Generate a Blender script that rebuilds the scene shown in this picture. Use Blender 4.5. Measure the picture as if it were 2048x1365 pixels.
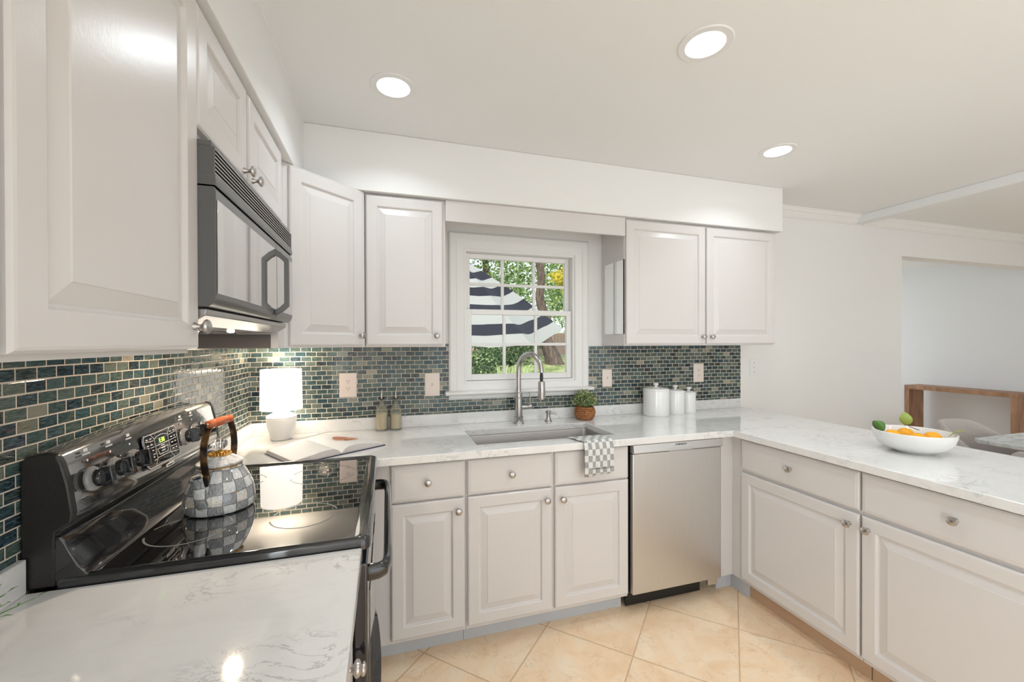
import bpy, bmesh, math, random
from mathutils import Vector, Matrix, noise as mnoise

# ---------------------------------------------------------------- start clean
for o in list(bpy.data.objects):
    bpy.data.objects.remove(o, do_unlink=True)
S = bpy.context.scene
C = S.collection
PI = math.pi
R = math.radians

# ---------------------------------------------------------------- camera
cam_d = bpy.data.cameras.new('camera')
cam = bpy.data.objects.new('camera', cam_d)
C.objects.link(cam)
S.camera = cam
YAW, PITCH, ROLL = R(16.9171), R(-0.2921), R(-0.1442)
F_ = Vector((math.sin(YAW) * math.cos(PITCH), math.cos(YAW) * math.cos(PITCH), math.sin(PITCH)))
R_ = Vector((math.cos(YAW), -math.sin(YAW), 0))
U_ = R_.cross(F_)
R2 = R_ * math.cos(ROLL) + U_ * math.sin(ROLL)
U2 = -R_ * math.sin(ROLL) + U_ * math.cos(ROLL)
cam.matrix_world = Matrix(((R2.x, U2.x, -F_.x, .6907), (R2.y, U2.y, -F_.y, -2.4549), (R2.z, U2.z, -F_.z, 1.3985), (0, 0, 0, 1)))
cam_d.sensor_fit = 'HORIZONTAL'
cam_d.sensor_width = 36
cam_d.lens = 825.335 / 2048 * 36
cam_d.shift_y = (689.883 - 682.5) / 2048
cam_d.clip_start = 0.05

# ---------------------------------------------------------------- world, sun, exposure
S.view_settings.view_transform = 'Standard'
S.view_settings.look = 'None'
S.view_settings.gamma = 1
S.view_settings.use_curve_mapping = False
S.view_settings.exposure = 0.84

W = bpy.data.worlds.new('sky')
S.world = W
W.use_nodes = True
wn = W.node_tree
wn.nodes.clear()
wo = wn.nodes.new('ShaderNodeOutputWorld')
wb = wn.nodes.new('ShaderNodeBackground')
wt = wn.nodes.new('ShaderNodeTexCoord')
ws = wn.nodes.new('ShaderNodeSeparateXYZ')
wr = wn.nodes.new('ShaderNodeValToRGB')
wr.color_ramp.elements[0].position = 0.0
wr.color_ramp.elements[0].color = (.90, .96, 1.0, 1)
wr.color_ramp.elements[1].position = 0.7
wr.color_ramp.elements[1].color = (.72, .84, 1.0, 1)
wn.links.new(wt.outputs['Generated'], ws.inputs[0])
wn.links.new(ws.outputs['Z'], wr.inputs[0])
wn.links.new(wr.outputs[0], wb.inputs[0])
wb.inputs[1].default_value = .8
wn.links.new(wb.outputs[0], wo.inputs[0])

sun_d = bpy.data.lights.new('sun', 'SUN')
sun_d.energy = 1.8
sun_d.angle = R(1.0)
sun_d.color = (1, .95, .86)
sun = bpy.data.objects.new('sun', sun_d)
C.objects.link(sun)
sun.rotation_euler = (R(38), R(-22), 0)      # from behind the house, high, into the garden

CAN_E = 6.0           # glow of the ceiling lenses
CAN_W = 1.40          # watts thrown down by each can, with the cut-off of its optic
PORTALS = []


def area_portal(name, loc, rot, sx, sy):
    d = bpy.data.lights.new(name, 'AREA')
    d.shape = 'RECTANGLE'
    d.size, d.size_y = sx, sy
    d.cycles.is_portal = True
    o = bpy.data.objects.new(name, d)
    C.objects.link(o)
    o.location = loc
    o.rotation_euler = rot
    return o


area_portal('window_daylight', (1.5, .10, 1.56), (R(-90), 0, 0), .74, .82)


def fill_light(name, loc, rot, sx, sy, e, col):
    """area lamp added at an unseen, invented opening to brighten the rooms"""
    d = bpy.data.lights.new(name, 'AREA')
    d.shape = 'RECTANGLE'
    d.size, d.size_y = sx, sy
    d.energy = e
    d.color = col
    o = bpy.data.objects.new(name, d)
    C.objects.link(o)
    o.location = loc
    o.rotation_euler = rot


fill_light('rear_fill_light', (3.2, -4.97, 1.15), (R(96), 0, 0), 3.9, 2.1, 13, (.91, .965, 1))  # fill lamp added behind the camera, lifts ceiling and back-wall fronts
fill_light('side_fill_light', (.03, -4.25, 1.12), (0, R(-90), 0), 2.0, 1.0, 26, (.90, .96, 1))  # fill lamp added out of view to brighten the peninsula fronts
fill_light('hall_fill_light', (6.5, 3.02, 1.3), (R(-90), 0, 0), 1.9, 1.5, 13, (.96, .93, 1))  # fill lamp added round the corner to light the hall

# ---------------------------------------------------------------- node helpers
class Mat:
    def __init__(s, name, **kw):
        s.m = bpy.data.materials.new(name)
        s.m.use_nodes = True
        s.t = s.m.node_tree
        s.b = s.t.nodes['Principled BSDF']
        s.out = s.t.nodes['Material Output']
        s.set(**kw)

    def set(s, **kw):
        names = dict(col='Base Color', rough='Roughness', metal='Metallic', spec='Specular IOR Level', coat='Coat Weight',
                     coatr='Coat Roughness', trans='Transmission Weight', ior='IOR', emi='Emission Color', emis='Emission Strength',
                     sheen='Sheen Weight', sss='Subsurface Weight', alpha='Alpha', aniso='Anisotropic')
        for k, v in kw.items():
            i = s.b.inputs[names[k]]
            if isinstance(v, tuple) and len(v) == 3:
                v = (*v, 1)
            if hasattr(v, 'is_output'):
                s.t.links.new(v, i)
            else:
                i.default_value = v
        return s

    def n(s, typ, **kw):
        n = s.t.nodes.new('ShaderNode' + typ)
        for k, v in kw.items():
            setattr(n, k, v)
        return n

    def lk(s, a, b):
        s.t.links.new(a, b)

    def val(s, v, inp):
        if hasattr(v, 'is_output'):
            s.lk(v, inp)
        else:
            inp.default_value = v

    def math(s, op, a, b=0.0, c=None):
        n = s.n('Math', operation=op)
        s.val(a, n.inputs[0])
        s.val(b, n.inputs[1])
        if c is not None:
            s.val(c, n.inputs[2])
        return n.outputs[0]

    def obj(s):
        return s.n('TexCoord').outputs['Object']

    def xyz(s, v):
        n = s.n('SeparateXYZ')
        s.lk(v, n.inputs[0])
        return n.outputs

    def comb(s, x, y, z=0.0):
        n = s.n('CombineXYZ')
        for v, i in zip((x, y, z), n.inputs):
            s.val(v, i)
        return n.outputs[0]

    def mapv(s, v, scale=(1, 1, 1), rot=(0, 0, 0), loc=(0, 0, 0)):
        n = s.n('Mapping')
        s.lk(v, n.inputs[0])
        n.inputs['Scale'].default_value = scale
        n.inputs['Rotation'].default_value = rot
        n.inputs['Location'].default_value = loc
        return n.outputs[0]

    def noise(s, v, scale=5, detail=3, rough=.5, dist=0, out='Fac'):
        n = s.n('TexNoise')
        s.lk(v, n.inputs['Vector'])
        n.inputs['Scale'].default_value = scale
        n.inputs['Detail'].default_value = detail
        n.inputs['Roughness'].default_value = rough
        n.inputs['Distortion'].default_value = dist
        return n.outputs[out]

    def white(s, v, out='Value'):
        n = s.n('TexWhiteNoise')
        s.lk(v, n.inputs['Vector'])
        return n.outputs[out]

    def ramp(s, f, stops, interp='LINEAR'):
        n = s.n('ValToRGB')
        r = n.color_ramp
        r.interpolation = interp
        while len(r.elements) < len(stops):
            r.elements.new(.5)
        for e, (p, c) in zip(r.elements, stops):
            e.position = p
            if not isinstance(c, tuple):
                c = (c, c, c)
            e.color = (*c, 1)
        s.val(f, n.inputs[0])
        return n.outputs[0]

    def mix(s, f, a, b, blend='MIX'):
        n = s.n('Mix', data_type='RGBA', blend_type=blend)
        s.val(f, n.inputs[0])
        for v, i in ((a, n.inputs[6]), (b, n.inputs[7])):
            if isinstance(v, tuple) and len(v) == 3:
                v = (*v, 1)
            s.val(v, i)
        return n.outputs[2]

    def bump(s, h, strength=.2, dist=.01, **kw):
        n = s.n('Bump')
        s.lk(h, n.inputs['Height'])
        n.inputs['Strength'].default_value = strength
        n.inputs['Distance'].default_value = dist
        s.lk(n.outputs[0], s.b.inputs['Normal'])
        return n.outputs[0]


def simple(name, col, rough=.5, **kw):
    m = Mat(name, col=col, rough=rough, **kw)
    return m


M = {}
# painted walls and ceiling: faint roller texture
for nm, col in (('wall_paint', (.83, .825, .81)), ('ceiling_paint', (.86, .865, .86)), ('cool_paint', (.78, .80, .82))):
    m = Mat(nm, col=col, rough=.6, spec=.3)
    m.bump(m.noise(m.obj(), 180, 2), .05, .002)
    M[nm] = m.m
m = Mat('trim_paint', col=(.83, .82, .80), rough=.4)
m.bump(m.noise(m.obj(), 60, 2), .03, .002)
M['trim'] = m.m
# cabinet paint with brushed lacquer unevenness
m = Mat('cabinet_paint', rough=.28, spec=.5)
v = m.mapv(m.obj(), scale=(1, 1, .12))
m.set(col=m.mix(m.noise(m.obj(), 3, 2), (.665, .636, .618), (.70, .671, .653)))
m.bump(m.math('ADD', m.math('MULTIPLY', m.noise(v, 260, 3), .5), m.noise(m.obj(), 90, 3, dist=1.0)), .055, .003)
M['cab'] = m.m
m = Mat('cabinet_inside', col=(.30, .28, .27), rough=.6)
m.set(col=m.mix(m.noise(m.obj(), 20, 2), (.24, .22, .21), (.28, .26, .25)))
M['cab_dark'] = m.m
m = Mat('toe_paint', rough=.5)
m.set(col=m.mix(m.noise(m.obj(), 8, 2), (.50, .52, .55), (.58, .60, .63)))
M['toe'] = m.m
# quartz worktop with sparse grey veins
m = Mat('quartz', rough=.07, spec=.5, coat=.3, coatr=.04)
o = m.obj()
n1 = m.noise(m.mapv(o, rot=(0, 0, .7), scale=(1.0, 1.8, 1.4)), 7.5, 7, .66, 1.2)
vein = m.ramp(m.math('ABSOLUTE', m.math('SUBTRACT', n1, .5)), [(0, 1.0), (.007, .6), (.020, 0.0)])
mask = m.ramp(m.noise(m.mapv(o, loc=(3, 5, 1)), 5, 3), [(.46, 0.0), (.62, .9)])
cloud = m.noise(m.mapv(o, rot=(0, 0, .5), scale=(1, 1.6, 1)), 12, 5, .6, .5)
f = m.math('MULTIPLY', m.math('MULTIPLY', vein, mask), .75)
basec = m.mix(m.ramp(cloud, [(.45, 0.0), (.75, .35)]), (.80, .79, .775), (.66, .655, .65))
m.set(col=m.mix(f, basec, (.30, .30, .31)))
M['quartz'] = m.m
# glass mosaic backsplash: running bond
m = Mat('glass_mosaic')
x, y, z = m.xyz(m.obj())
s_ = m.math('SUBTRACT', x, y)
PW, PH, Z0 = .0520, .0255, .981
rowf = m.math('DIVIDE', m.math('SUBTRACT', z, Z0 + .012), PH)
wob = m.math('MULTIPLY', m.math('SUBTRACT', m.noise(m.comb(m.math('MULTIPLY', s_, 1.0), z), 3.5, 1), .5), .35)
rowf = m.math('ADD', rowf, wob)
row = m.math('FLOOR', rowf)
rr = m.white(m.comb(row, 3.7))
cf = m.math('ADD', m.math('DIVIDE', s_, PW), m.math('ADD', m.math('MULTIPLY', m.math('MODULO', m.math('ADD', row, 100), 2), .5), m.math('MULTIPLY', rr, .12)))
colm = m.math('FLOOR', cf)
fx = m.math('SUBTRACT', cf, colm)
fz = m.math('SUBTRACT', rowf, row)
dx = m.math('MULTIPLY', m.math('MINIMUM', fx, m.math('SUBTRACT', 1.0, fx)), PW)
dz = m.math('MULTIPLY', m.math('MINIMUM', fz, m.math('SUBTRACT', 1.0, fz)), PH)
dmin = m.math('MINIMUM', dx, dz)
inside = m.ramp(m.math('MULTIPLY', dmin, 100), [(.125, 0.0), (.165, 1.0)])
cell = m.comb(colm, row, 1.3)
rnd = m.white(cell)
rnd2 = m.white(m.comb(colm, row, 7.9))
cv = m.ramp(rnd, [(0.0, (.004, .008, .014)), (.16, (.009, .024, .032)), (.36, (.022, .054, .058)), (.58, (.042, .080, .070)),
                  (.80, (.080, .115, .098)), (.93, (.16, .175, .135)), (1.0, (.40, .36, .27))])
sv = m.comb(m.math('MULTIPLY', s_, 14), m.math('MULTIPLY', z, 110), m.math('MULTIPLY', rnd2, 40))
st = m.noise(sv, 3.0, 4, .6, 1.5)
cv = m.mix(m.ramp(st, [(.45, 0.0), (.70, .75)]), cv, m.mix(rnd2, (.11, .20, .25), (.26, .28, .21)))
cv = m.mix(m.ramp(st, [(.22, .85), (.46, 0.0)]), cv, (.010, .014, .018))
edge = m.ramp(m.math('MULTIPLY', dmin, 100), [(.16, .45), (.30, 0.0)])
cv = m.mix(edge, cv, (.012, .016, .018))
cv = m.mix(inside, (.70, .61, .50), cv)
m.set(col=cv, rough=m.ramp(inside, [(0, .7), (1, .10)]), spec=.4)
hgt = m.math('ADD', m.ramp(m.math('MULTIPLY', dmin, 100), [(.10, 0.0), (.30, 1.0)]), m.math('MULTIPLY', m.noise(m.comb(m.math('MULTIPLY', s_, 1), z, rnd), 45, 2), .8))
m.bump(hgt, .35, .0022)
M['mosaic'] = m.m
# travertine floor, laid on the diagonal
m = Mat('travertine', spec=.4)
x, y, z = m.xyz(m.obj())
T = .4175
a = m.math('DIVIDE', m.math('SUBTRACT', m.math('MULTIPLY', m.math('ADD', x, y), .70711), .2), T)
b = m.math('DIVIDE', m.math('SUBTRACT', m.math('MULTIPLY', m.math('SUBTRACT', x, y), .70711), 1.0), T)
ai, bi = m.math('FLOOR', a), m.math('FLOOR', b)
fa, fb = m.math('SUBTRACT', a, ai), m.math('SUBTRACT', b, bi)
d = m.math('MINIMUM', m.math('MINIMUM', fa, m.math('SUBTRACT', 1.0, fa)), m.math('MINIMUM', fb, m.math('SUBTRACT', 1.0, fb)))
rn = m.white(m.comb(ai, bi, 2.0))
o = m.obj()
off = m.comb(m.math('MULTIPLY', rn, 9.0), m.math('MULTIPLY', rn, 5.0), rn)
vadd = m.n('VectorMath', operation='ADD')
m.lk(o, vadd.inputs[0])
m.lk(off, vadd.inputs[1])
ov = vadd.outputs[0]
n1 = m.noise(ov, 7, 8, .68, .6)
c1 = m.ramp(n1, [(.30, (.84, .57, .35)), (.48, (.92, .69, .465)), (.62, (.94, .76, .56)), (.78, (.95, .83, .66))])
veins = m.ramp(m.math('ABSOLUTE', m.math('SUBTRACT', m.noise(ov, 3.2, 5, .62, 1.4), .5)), [(0, .40), (.006, .15), (.014, 0.0)])
c1 = m.mix(veins, c1, (.50, .28, .13))
c1 = m.mix(m.math('MULTIPLY', rn, .25), c1, (.85, .66, .47))
gr = m.ramp(d, [(.004, 1.0), (.009, 0.0)])
m.set(col=m.mix(gr, c1, (.60, .42, .26)), rough=m.mix(gr, m.ramp(n1, [(.3, .34), (.7, .22)]), (.8, .8, .8)))
m.bump(m.math('SUBTRACT', m.math('MULTIPLY', n1, .15), gr), .25, .002)
M['floor'] = m.m
# metals
m = Mat('brushed_nickel', metal=1.0)
n1 = m.noise(m.mapv(m.obj(), scale=(1, 1, 60)), 30, 2)
m.set(col=m.mix(n1, (.42, .40, .385), (.56, .54, .52)), rough=.28)
M['nickel'] = m.m
m = Mat('stainless', metal=1.0, aniso=.4)
n1 = m.noise(m.mapv(m.obj(), scale=(60, 60, 1)), 8, 2)
m.set(col=m.mix(n1, (.64, .64, .64), (.71, .71, .70)), rough=.42)
M['steel'] = m.m
m = Mat('sink_steel', metal=.9)
n1 = m.noise(m.mapv(m.obj(), scale=(1, 40, 40)), 8, 2)
m.set(col=m.mix(n1, (.34, .32, .31), (.42, .40, .39)), rough=.42)
M['sink'] = m.m
M['satin'] = simple('satin_hood_metal', (.42, .41, .40), .25, metal=.9).m
# range and microwave
m = Mat('black_enamel', col=(.012, .012, .014), rough=.08, spec=.6, coat=.6, coatr=.03)
m.bump(m.noise(m.obj(), 14, 2), .02, .003)
M['enamel'] = m.m
m = Mat('black_textured', rough=.32)
m.set(col=m.mix(m.noise(m.obj(), 300, 2), (.010, .009, .009), (.035, .03, .028)))
m.bump(m.noise(m.obj(), 500, 2), .3, .001)
M['blacktex'] = m.m
M['panel'] = simple('glossy_control_panel', (.03, .029, .028), .10, spec=1.0, coat=1.0, coatr=.04, ior=2.0).m
m = Mat('cooktop_glass', rough=.03, spec=1.0, coat=1.0, coatr=.02)
m.set(col=m.mix(m.ramp(m.noise(m.obj(), 900, 1), [(.68, 0.0), (.74, 1.0)]), (.008, .007, .007), (.05, .045, .045)))
m.b.inputs['IOR'].default_value = 1.9
M['ceran'] = m.m
m = Mat('microwave_frame', col=(.11, .11, .11), rough=.27, spec=.6)
m.bump(m.noise(m.obj(), 60, 2), .03, .002)
M['mwframe'] = m.m
m = Mat('microwave_glass', col=(.66, .65, .64), rough=.05, metal=.9)
m.b.inputs['IOR'].default_value = 2.2
m.bump(m.noise(m.obj(), 3, 1), .01, .01)
M['mwglass'] = m.m
M['black'] = simple('black_matt', (.008, .008, .008), .5).m
M['rubber'] = simple('black_rubber', (.015, .015, .016), .4).m
M['ringmark'] = simple('burner_mark', (.20, .20, .20), .25).m
M['white_print'] = simple('white_print', (.70, .70, .70), .5).m
M['dark_print'] = simple('dark_print', (.02, .02, .02), .5).m
M['green_led'] = simple('green_display', (.1, .2, .02), .5, emi=(.45, .85, .10), emis=1.2).m
M['clear'] = simple('clear_plastic', (.92, .92, .92), .05, trans=.85, ior=1.45).m
# glass
m = Mat('window_glass')
m.t.nodes.remove(m.b)
tr = m.n('BsdfTransparent')
gl = m.n('BsdfGlossy')
gl.inputs['Roughness'].default_value = 0.0
fr = m.n('Fresnel')
fr.inputs[0].default_value = 1.18
mx = m.n('MixShader')
m.lk(fr.outputs[0], mx.inputs[0])
m.lk(tr.outputs[0], mx.inputs[1])
m.lk(gl.outputs[0], mx.inputs[2])
m.lk(mx.outputs[0], m.out.inputs[0])
M['glass'] = m.m
m = Mat('amber_glass', col=(.93, .90, .68), rough=.08, trans=.9, ior=1.3)
m.bump(m.noise(m.obj(), 160, 2), .35, .002)
M['amber'] = m.m
m.set(col=(.97, .96, .86))
M['salt'] = simple('sea_salt', (.74, .62, .46), .7).m
m = Mat('sea_salt_grain', rough=.7)
m.set(col=m.mix(m.noise(m.obj(), 420, 2), (.42, .31, .18), (.92, .80, .62)))
M['salt'] = m.m
M['crystal'] = simple('crystal', (1, 1, 1), .02, trans=1.0, ior=1.5).m
M['mirror'] = simple('mirror_glass', (.86, .88, .88), .02, metal=1.0).m
# ceramics
m = Mat('white_ceramic', col=(.84, .83, .81), rough=.12, coat=.3)
m.bump(m.noise(m.obj(), 25, 2), .02, .002)
M['ceramic'] = m.m
M['lampbase'] = simple('lamp_ceramic', (.80, .79, .77), .3).m
M['almond'] = simple('almond_plastic', (.80, .69, .62), .35).m
M['almond_dk'] = simple('almond_slot', (.16, .11, .09), .5).m
M['white_plastic'] = simple('white_plastic', (.82, .82, .81), .35).m
m = Mat('lamp_shade_linen', col=(.95, .93, .89), rough=.8, emi=(1, .93, .83), emis=.95)
m.bump(m.noise(m.obj(), 300, 2), .1, .001)
M['shade'] = m.m
M['lens'] = simple('light_lens', (1, 1, 1), .5, emi=(.88, .95, 1), emis=CAN_E).m
M['hood_lens'] = simple('hood_light_lens', (1, 1, 1), .5, emi=(1, .86, .70), emis=14).m
# kettle enamel, grey and white courtly check, hand painted
def check_mat(name, kind):
    m = Mat(name, rough=.10 if kind == 'kettle' else .85, coat=.6 if kind == 'kettle' else 0.0, coatr=.03)
    if kind == 'kettle':
        x, y, z = m.xyz(m.obj())
        ang = m.math('MULTIPLY', m.math('ARCTAN2', y, x), 16 / (2 * PI))
        h = m.math('MULTIPLY', z, 1 / .0290)
        w = m.math('MULTIPLY', m.math('SUBTRACT', m.noise(m.obj(), 22, 1), .5), .30)
        ang = m.math('ADD', ang, w)
        h = m.math('ADD', h, w)
        sc = 60
        ca, ch = ang, h
    else:
        uv = m.n('UVMap').outputs[0]
        x, y, z = m.xyz(uv)
        ca = m.math('MULTIPLY', x, 8.0)
        ch = m.math('MULTIPLY', y, 1.0)
        sc = 3
    ai, hi = m.math('FLOOR', m.math('ADD', ca, 50)), m.math('FLOOR', m.math('ADD', ch, 50))
    par = m.math('MODULO', m.math('ADD', ai, hi), 2)
    r1 = m.white(m.comb(ai, hi, 4.0))
    br = m.noise(m.comb(m.math('MULTIPLY', ca, 6.0), ch, r1), 2.5, 4, .65)
    if kind == 'kettle':
        dark = m.mix(m.ramp(br, [(.3, 0.0), (.7, 1.0)]), (.13, .135, .14), (.50, .51, .52))
        lite = m.mix(m.ramp(br, [(.35, 0.0), (.65, 1.0)]), (.52, .525, .53), (.84, .84, .82))
    else:
        dark = m.mix(m.ramp(br, [(.3, 0.0), (.7, 1.0)]), (.20, .20, .20), (.50, .50, .48))
        lite = m.mix(m.ramp(br, [(.35, 0.0), (.65, 1.0)]), (.60, .60, .57), (.84, .83, .80))
    c = m.mix(par, dark, lite)
    if kind == 'kettle':
        gold = m.math('MULTIPLY', m.math('GREATER_THAN', r1, .83), m.ramp(m.noise(m.comb(m.math('MULTIPLY', ca, 2.0), m.math('MULTIPLY', ch, 3.0), r1), 2.5, 2), [(.55, 0.0), (.62, .85)]))
        c = m.mix(gold, c, (.80, .48, .10))
        fa = m.math('FRACT', m.math('ADD', ca, 50))
        fh = m.math('FRACT', m.math('ADD', ch, 50))
        dd = m.math('MINIMUM', m.math('MINIMUM', fa, m.math('SUBTRACT', 1.0, fa)), m.math('MINIMUM', fh, m.math('SUBTRACT', 1.0, fh)))
        c = m.mix(m.ramp(dd, [(.02, .75), (.05, 0.0)]), c, (.07, .07, .075))
    m.set(col=c)
    if kind != 'kettle':
        m.bump(m.noise(m.obj(), 700, 2), .2, .001)
    return m.m


M['check'] = check_mat('checked_enamel', 'kettle')
M['towel'] = check_mat('checked_cotton', 'towel')
m = Mat('lid_enamel', rough=.1, coat=.6)
m.set(col=m.mix(m.ramp(m.noise(m.obj(), 30, 4, .6, 1), [(.35, 0.0), (.65, 1.0)]), (.34, .34, .345), (.82, .82, .80)))
M['lid'] = m.m
m = Mat('bronze_band', rough=.3, metal=.8)
m.set(col=m.ramp(m.noise(m.obj(), 28, 2), [(.46, (.055, .042, .036)), (.66, (.36, .19, .07))]))
M['bronze'] = m.m
M['gold'] = simple('gold', (.85, .48, .12), .25, metal=1.0).m
m = Mat('stained_grip', rough=.25, coat=.5)
m.set(col=m.mix(m.noise(m.mapv(m.obj(), scale=(1, 1, 8)), 40, 3), (.36, .065, .012), (.52, .12, .02)))
M['grip'] = m.m
# wood, fabric, stone, garden
m = Mat('console_wood', rough=.5)
nn = m.noise(m.mapv(m.obj(), scale=(1, 1, .25)), 9, 5, .6, .6)
m.set(col=m.ramp(nn, [(.3, (.20, .105, .055)), (.5, (.36, .20, .115)), (.7, (.50, .31, .19))]))
M['wood'] = m.m
m = Mat('light_wood', rough=.5)
m.set(col=m.mix(m.noise(m.mapv(m.obj(), scale=(1, 1, .2)), 20, 3), (.32, .18, .09), (.42, .26, .14)))
M['legwood'] = m.m
m = Mat('tan_baseboard', rough=.5)
m.set(col=m.mix(m.noise(m.mapv(m.obj(), scale=(.2, .2, 1)), 30, 3), (.50, .32, .20), (.60, .41, .27)))
M['tan'] = m.m
m = Mat('grey_upholstery', rough=.95, sheen=.3)
m.set(col=m.mix(m.noise(m.obj(), 120, 3), (.42, .385, .37), (.62, .58, .56)))
m.bump(m.noise(m.obj(), 400, 2), .3, .002)
M['fabric'] = m.m
m = Mat('grey_marble', rough=.2)
m.set(col=m.ramp(m.noise(m.mapv(m.obj(), rot=(0, 0, .6), scale=(1, 2.5, 1)), 6, 6, .6, 1.5), [(.35, (.36, .39, .40)), (.5, (.58, .60, .60)), (.65, (.74, .75, .74))]))
M['marble'] = m.m
m = Mat('orange_peel', rough=.4)
m.set(col=m.mix(m.noise(m.obj(), 12, 2), (.90, .36, .005), (1.0, .50, .01)), sss=.05)
m.bump(m.noise(m.obj(), 320, 2), .25, .001)
M['orange'] = m.m
m = Mat('woven_basket', rough=.6)
x, y, z = m.xyz(m.obj())
wv = m.noise(m.comb(m.math('MULTIPLY', m.math('ARCTAN2', y, x), 2.0), m.math('MULTIPLY', z, 70)), 3, 4, .6, 1)
m.set(col=m.ramp(wv, [(.3, (.10, .03, .012)), (.48, (.32, .11, .035)), (.62, (.52, .23, .08)), (.78, (.72, .45, .22))]))
m.bump(wv, .6, .003)
M['basket'] = m.m


def leaf_mat(name, lo, mid, hi, scale=30, trans=.0):
    m = Mat(name, rough=.55)
    g = m.n('NewGeometry')
    r = m.white(m.comb(g.outputs['Random Per Island'], 1.0, 2.0))
    c = m.ramp(r, [(0.0, lo), (.5, mid), (1.0, hi)])
    m.set(col=c)
    if trans:
        tl = m.n('BsdfTranslucent')
        m.lk(c, tl.inputs[0])
        mx = m.n('MixShader')
        mx.inputs[0].default_value = trans
        m.lk(m.b.outputs[0], mx.inputs[1])
        m.lk(tl.outputs[0], mx.inputs[2])
        m.lk(mx.outputs[0], m.out.inputs[0])
    return m.m


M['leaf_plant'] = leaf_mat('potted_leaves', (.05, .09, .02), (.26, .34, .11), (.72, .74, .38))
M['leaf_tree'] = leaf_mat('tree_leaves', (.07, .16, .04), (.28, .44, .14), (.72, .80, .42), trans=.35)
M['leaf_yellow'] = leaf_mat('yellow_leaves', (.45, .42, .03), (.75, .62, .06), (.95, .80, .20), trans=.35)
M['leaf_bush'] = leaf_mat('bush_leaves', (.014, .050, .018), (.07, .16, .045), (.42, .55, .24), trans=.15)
M['leaf_green'] = simple('glossy_leaf', (.08, .20, .035), .4).m
M['leaf_olive'] = simple('olive_leaf', (.33, .42, .09), .5).m
M['twig'] = simple('twig', (.06, .03, .02), .7).m
m = Mat('bark', rough=.9)
n1 = m.noise(m.mapv(m.obj(), scale=(1, 1, .3)), 14, 5, .65)
m.set(col=m.ramp(n1, [(.35, (.055, .036, .028)), (.65, (.20, .145, .115))]))
m.bump(n1, .8, .03)
M['bark'] = m.m
m = Mat('lawn', rough=.95)
n1 = m.noise(m.obj(), 3.0, 6, .7)
m.set(col=m.ramp(n1, [(.35, (.10, .17, .035)), (.5, (.30, .36, .12)), (.68, (.66, .64, .36))]))
m.bump(m.noise(m.obj(), 30, 3), .8, .03)
M['lawn'] = m.m
m = Mat('fence_wood', rough=.85)
x, y, z = m.xyz(m.obj())
m.set(col=m.mix(m.noise(m.mapv(m.obj(), scale=(3, 3, .2)), 6, 4), (.46, .29, .24), (.66, .46, .38)))
M['fence'] = m.m
# umbrella canvas in rings
m = Mat('striped_canvas', rough=.9)
x, y, z = m.xyz(m.obj())
uv = m.xyz(m.n('UVMap').outputs[0])
st = m.math('GREATER_THAN', m.math('FRACT', m.math('MULTIPLY', uv[1], 5.5)), .5)
stc = m.mix(st, (.52, .515, .49), (.026, .027, .042))
m.set(col=stc)
tl = m.n('BsdfTranslucent')
m.lk(stc, tl.inputs[0])
mx = m.n('MixShader')
mx.inputs[0].default_value = .3
m.lk(m.b.outputs[0], mx.inputs[1])
m.lk(tl.outputs[0], mx.inputs[2])
m.lk(mx.outputs[0], m.out.inputs[0])
M['canvas'] = m.m
M['alu'] = simple('dark_pole', (.08, .06, .05), .4).m
# book
M['paper'] = simple('page_paper', (.83, .82, .80), .55).m
m = Mat('page_block', rough=.7)
x, y, z = m.xyz(m.obj())
m.set(col=m.ramp(m.math('FRACT', m.math('MULTIPLY', z, 170)), [(.0, (.70, .69, .68)), (.55, (.62, .60, .59)), (.62, (.30, .05, .03)), (.8, (.62, .60, .58))]))
M['pages'] = m.m
M['cover'] = simple('book_cover', (.02, .025, .07), .4).m
m = Mat('book_picture', rough=.5)
pn = m.noise(m.obj(), 30, 4, .6, .8)
m.set(col=m.ramp(pn, [(.3, (.12, .045, .03)), (.45, (.42, .13, .06)), (.58, (.70, .36, .22)), (.75, (.82, .74, .68))]))
M['picture'] = m.m

# ---------------------------------------------------------------- mesh helpers
def sharp(bm, deg=32):
    bmesh.ops.recalc_face_normals(bm, faces=bm.faces)
    th = R(deg)
    for f in bm.faces:
        f.smooth = True
    for e in bm.edges:
        if len(e.link_faces) == 2:
            e.smooth = e.calc_face_angle(0) < th
        else:
            e.smooth = True


def wloc(o):
    l = Vector((0, 0, 0))
    while o is not None:
        l += Vector(o.location)
        o = o.parent
    return l


def obj(name, bm, mat, parent=None, bev=0, seg=2, smooth=True, at=None, sharpdeg=32, **props):
    """bm holds WORLD coordinates; it is shifted into the space of its parent (parents are never rotated) or of the point 'at'."""
    mats = mat if isinstance(mat, (list, tuple)) else [mat]
    if parent is not None:
        off = wloc(parent)
    elif at is not None:
        off = Vector(at)
    else:
        off = Vector((0, 0, 0))
    if off.length > 0:
        bmesh.ops.translate(bm, verts=bm.verts, vec=-off)
    if smooth:
        sharp(bm, sharpdeg)
    else:
        bmesh.ops.recalc_face_normals(bm, faces=bm.faces)
    me = bpy.data.meshes.new(name)
    bm.to_mesh(me)
    bm.free()
    for mm in mats:
        me.materials.append(M[mm] if isinstance(mm, str) else mm)
    o = bpy.data.objects.new(name, me)
    C.objects.link(o)
    if parent is not None:
        o.parent = parent
    elif at is not None:
        o.location = at
    if bev:
        b = o.modifiers.new('edge', 'BEVEL')
        b.width = bev
        b.segments = seg
        b.limit_method = 'ANGLE'
        b.angle_limit = R(40)
    for k, v in props.items():
        o[k] = v
    return o


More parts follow.
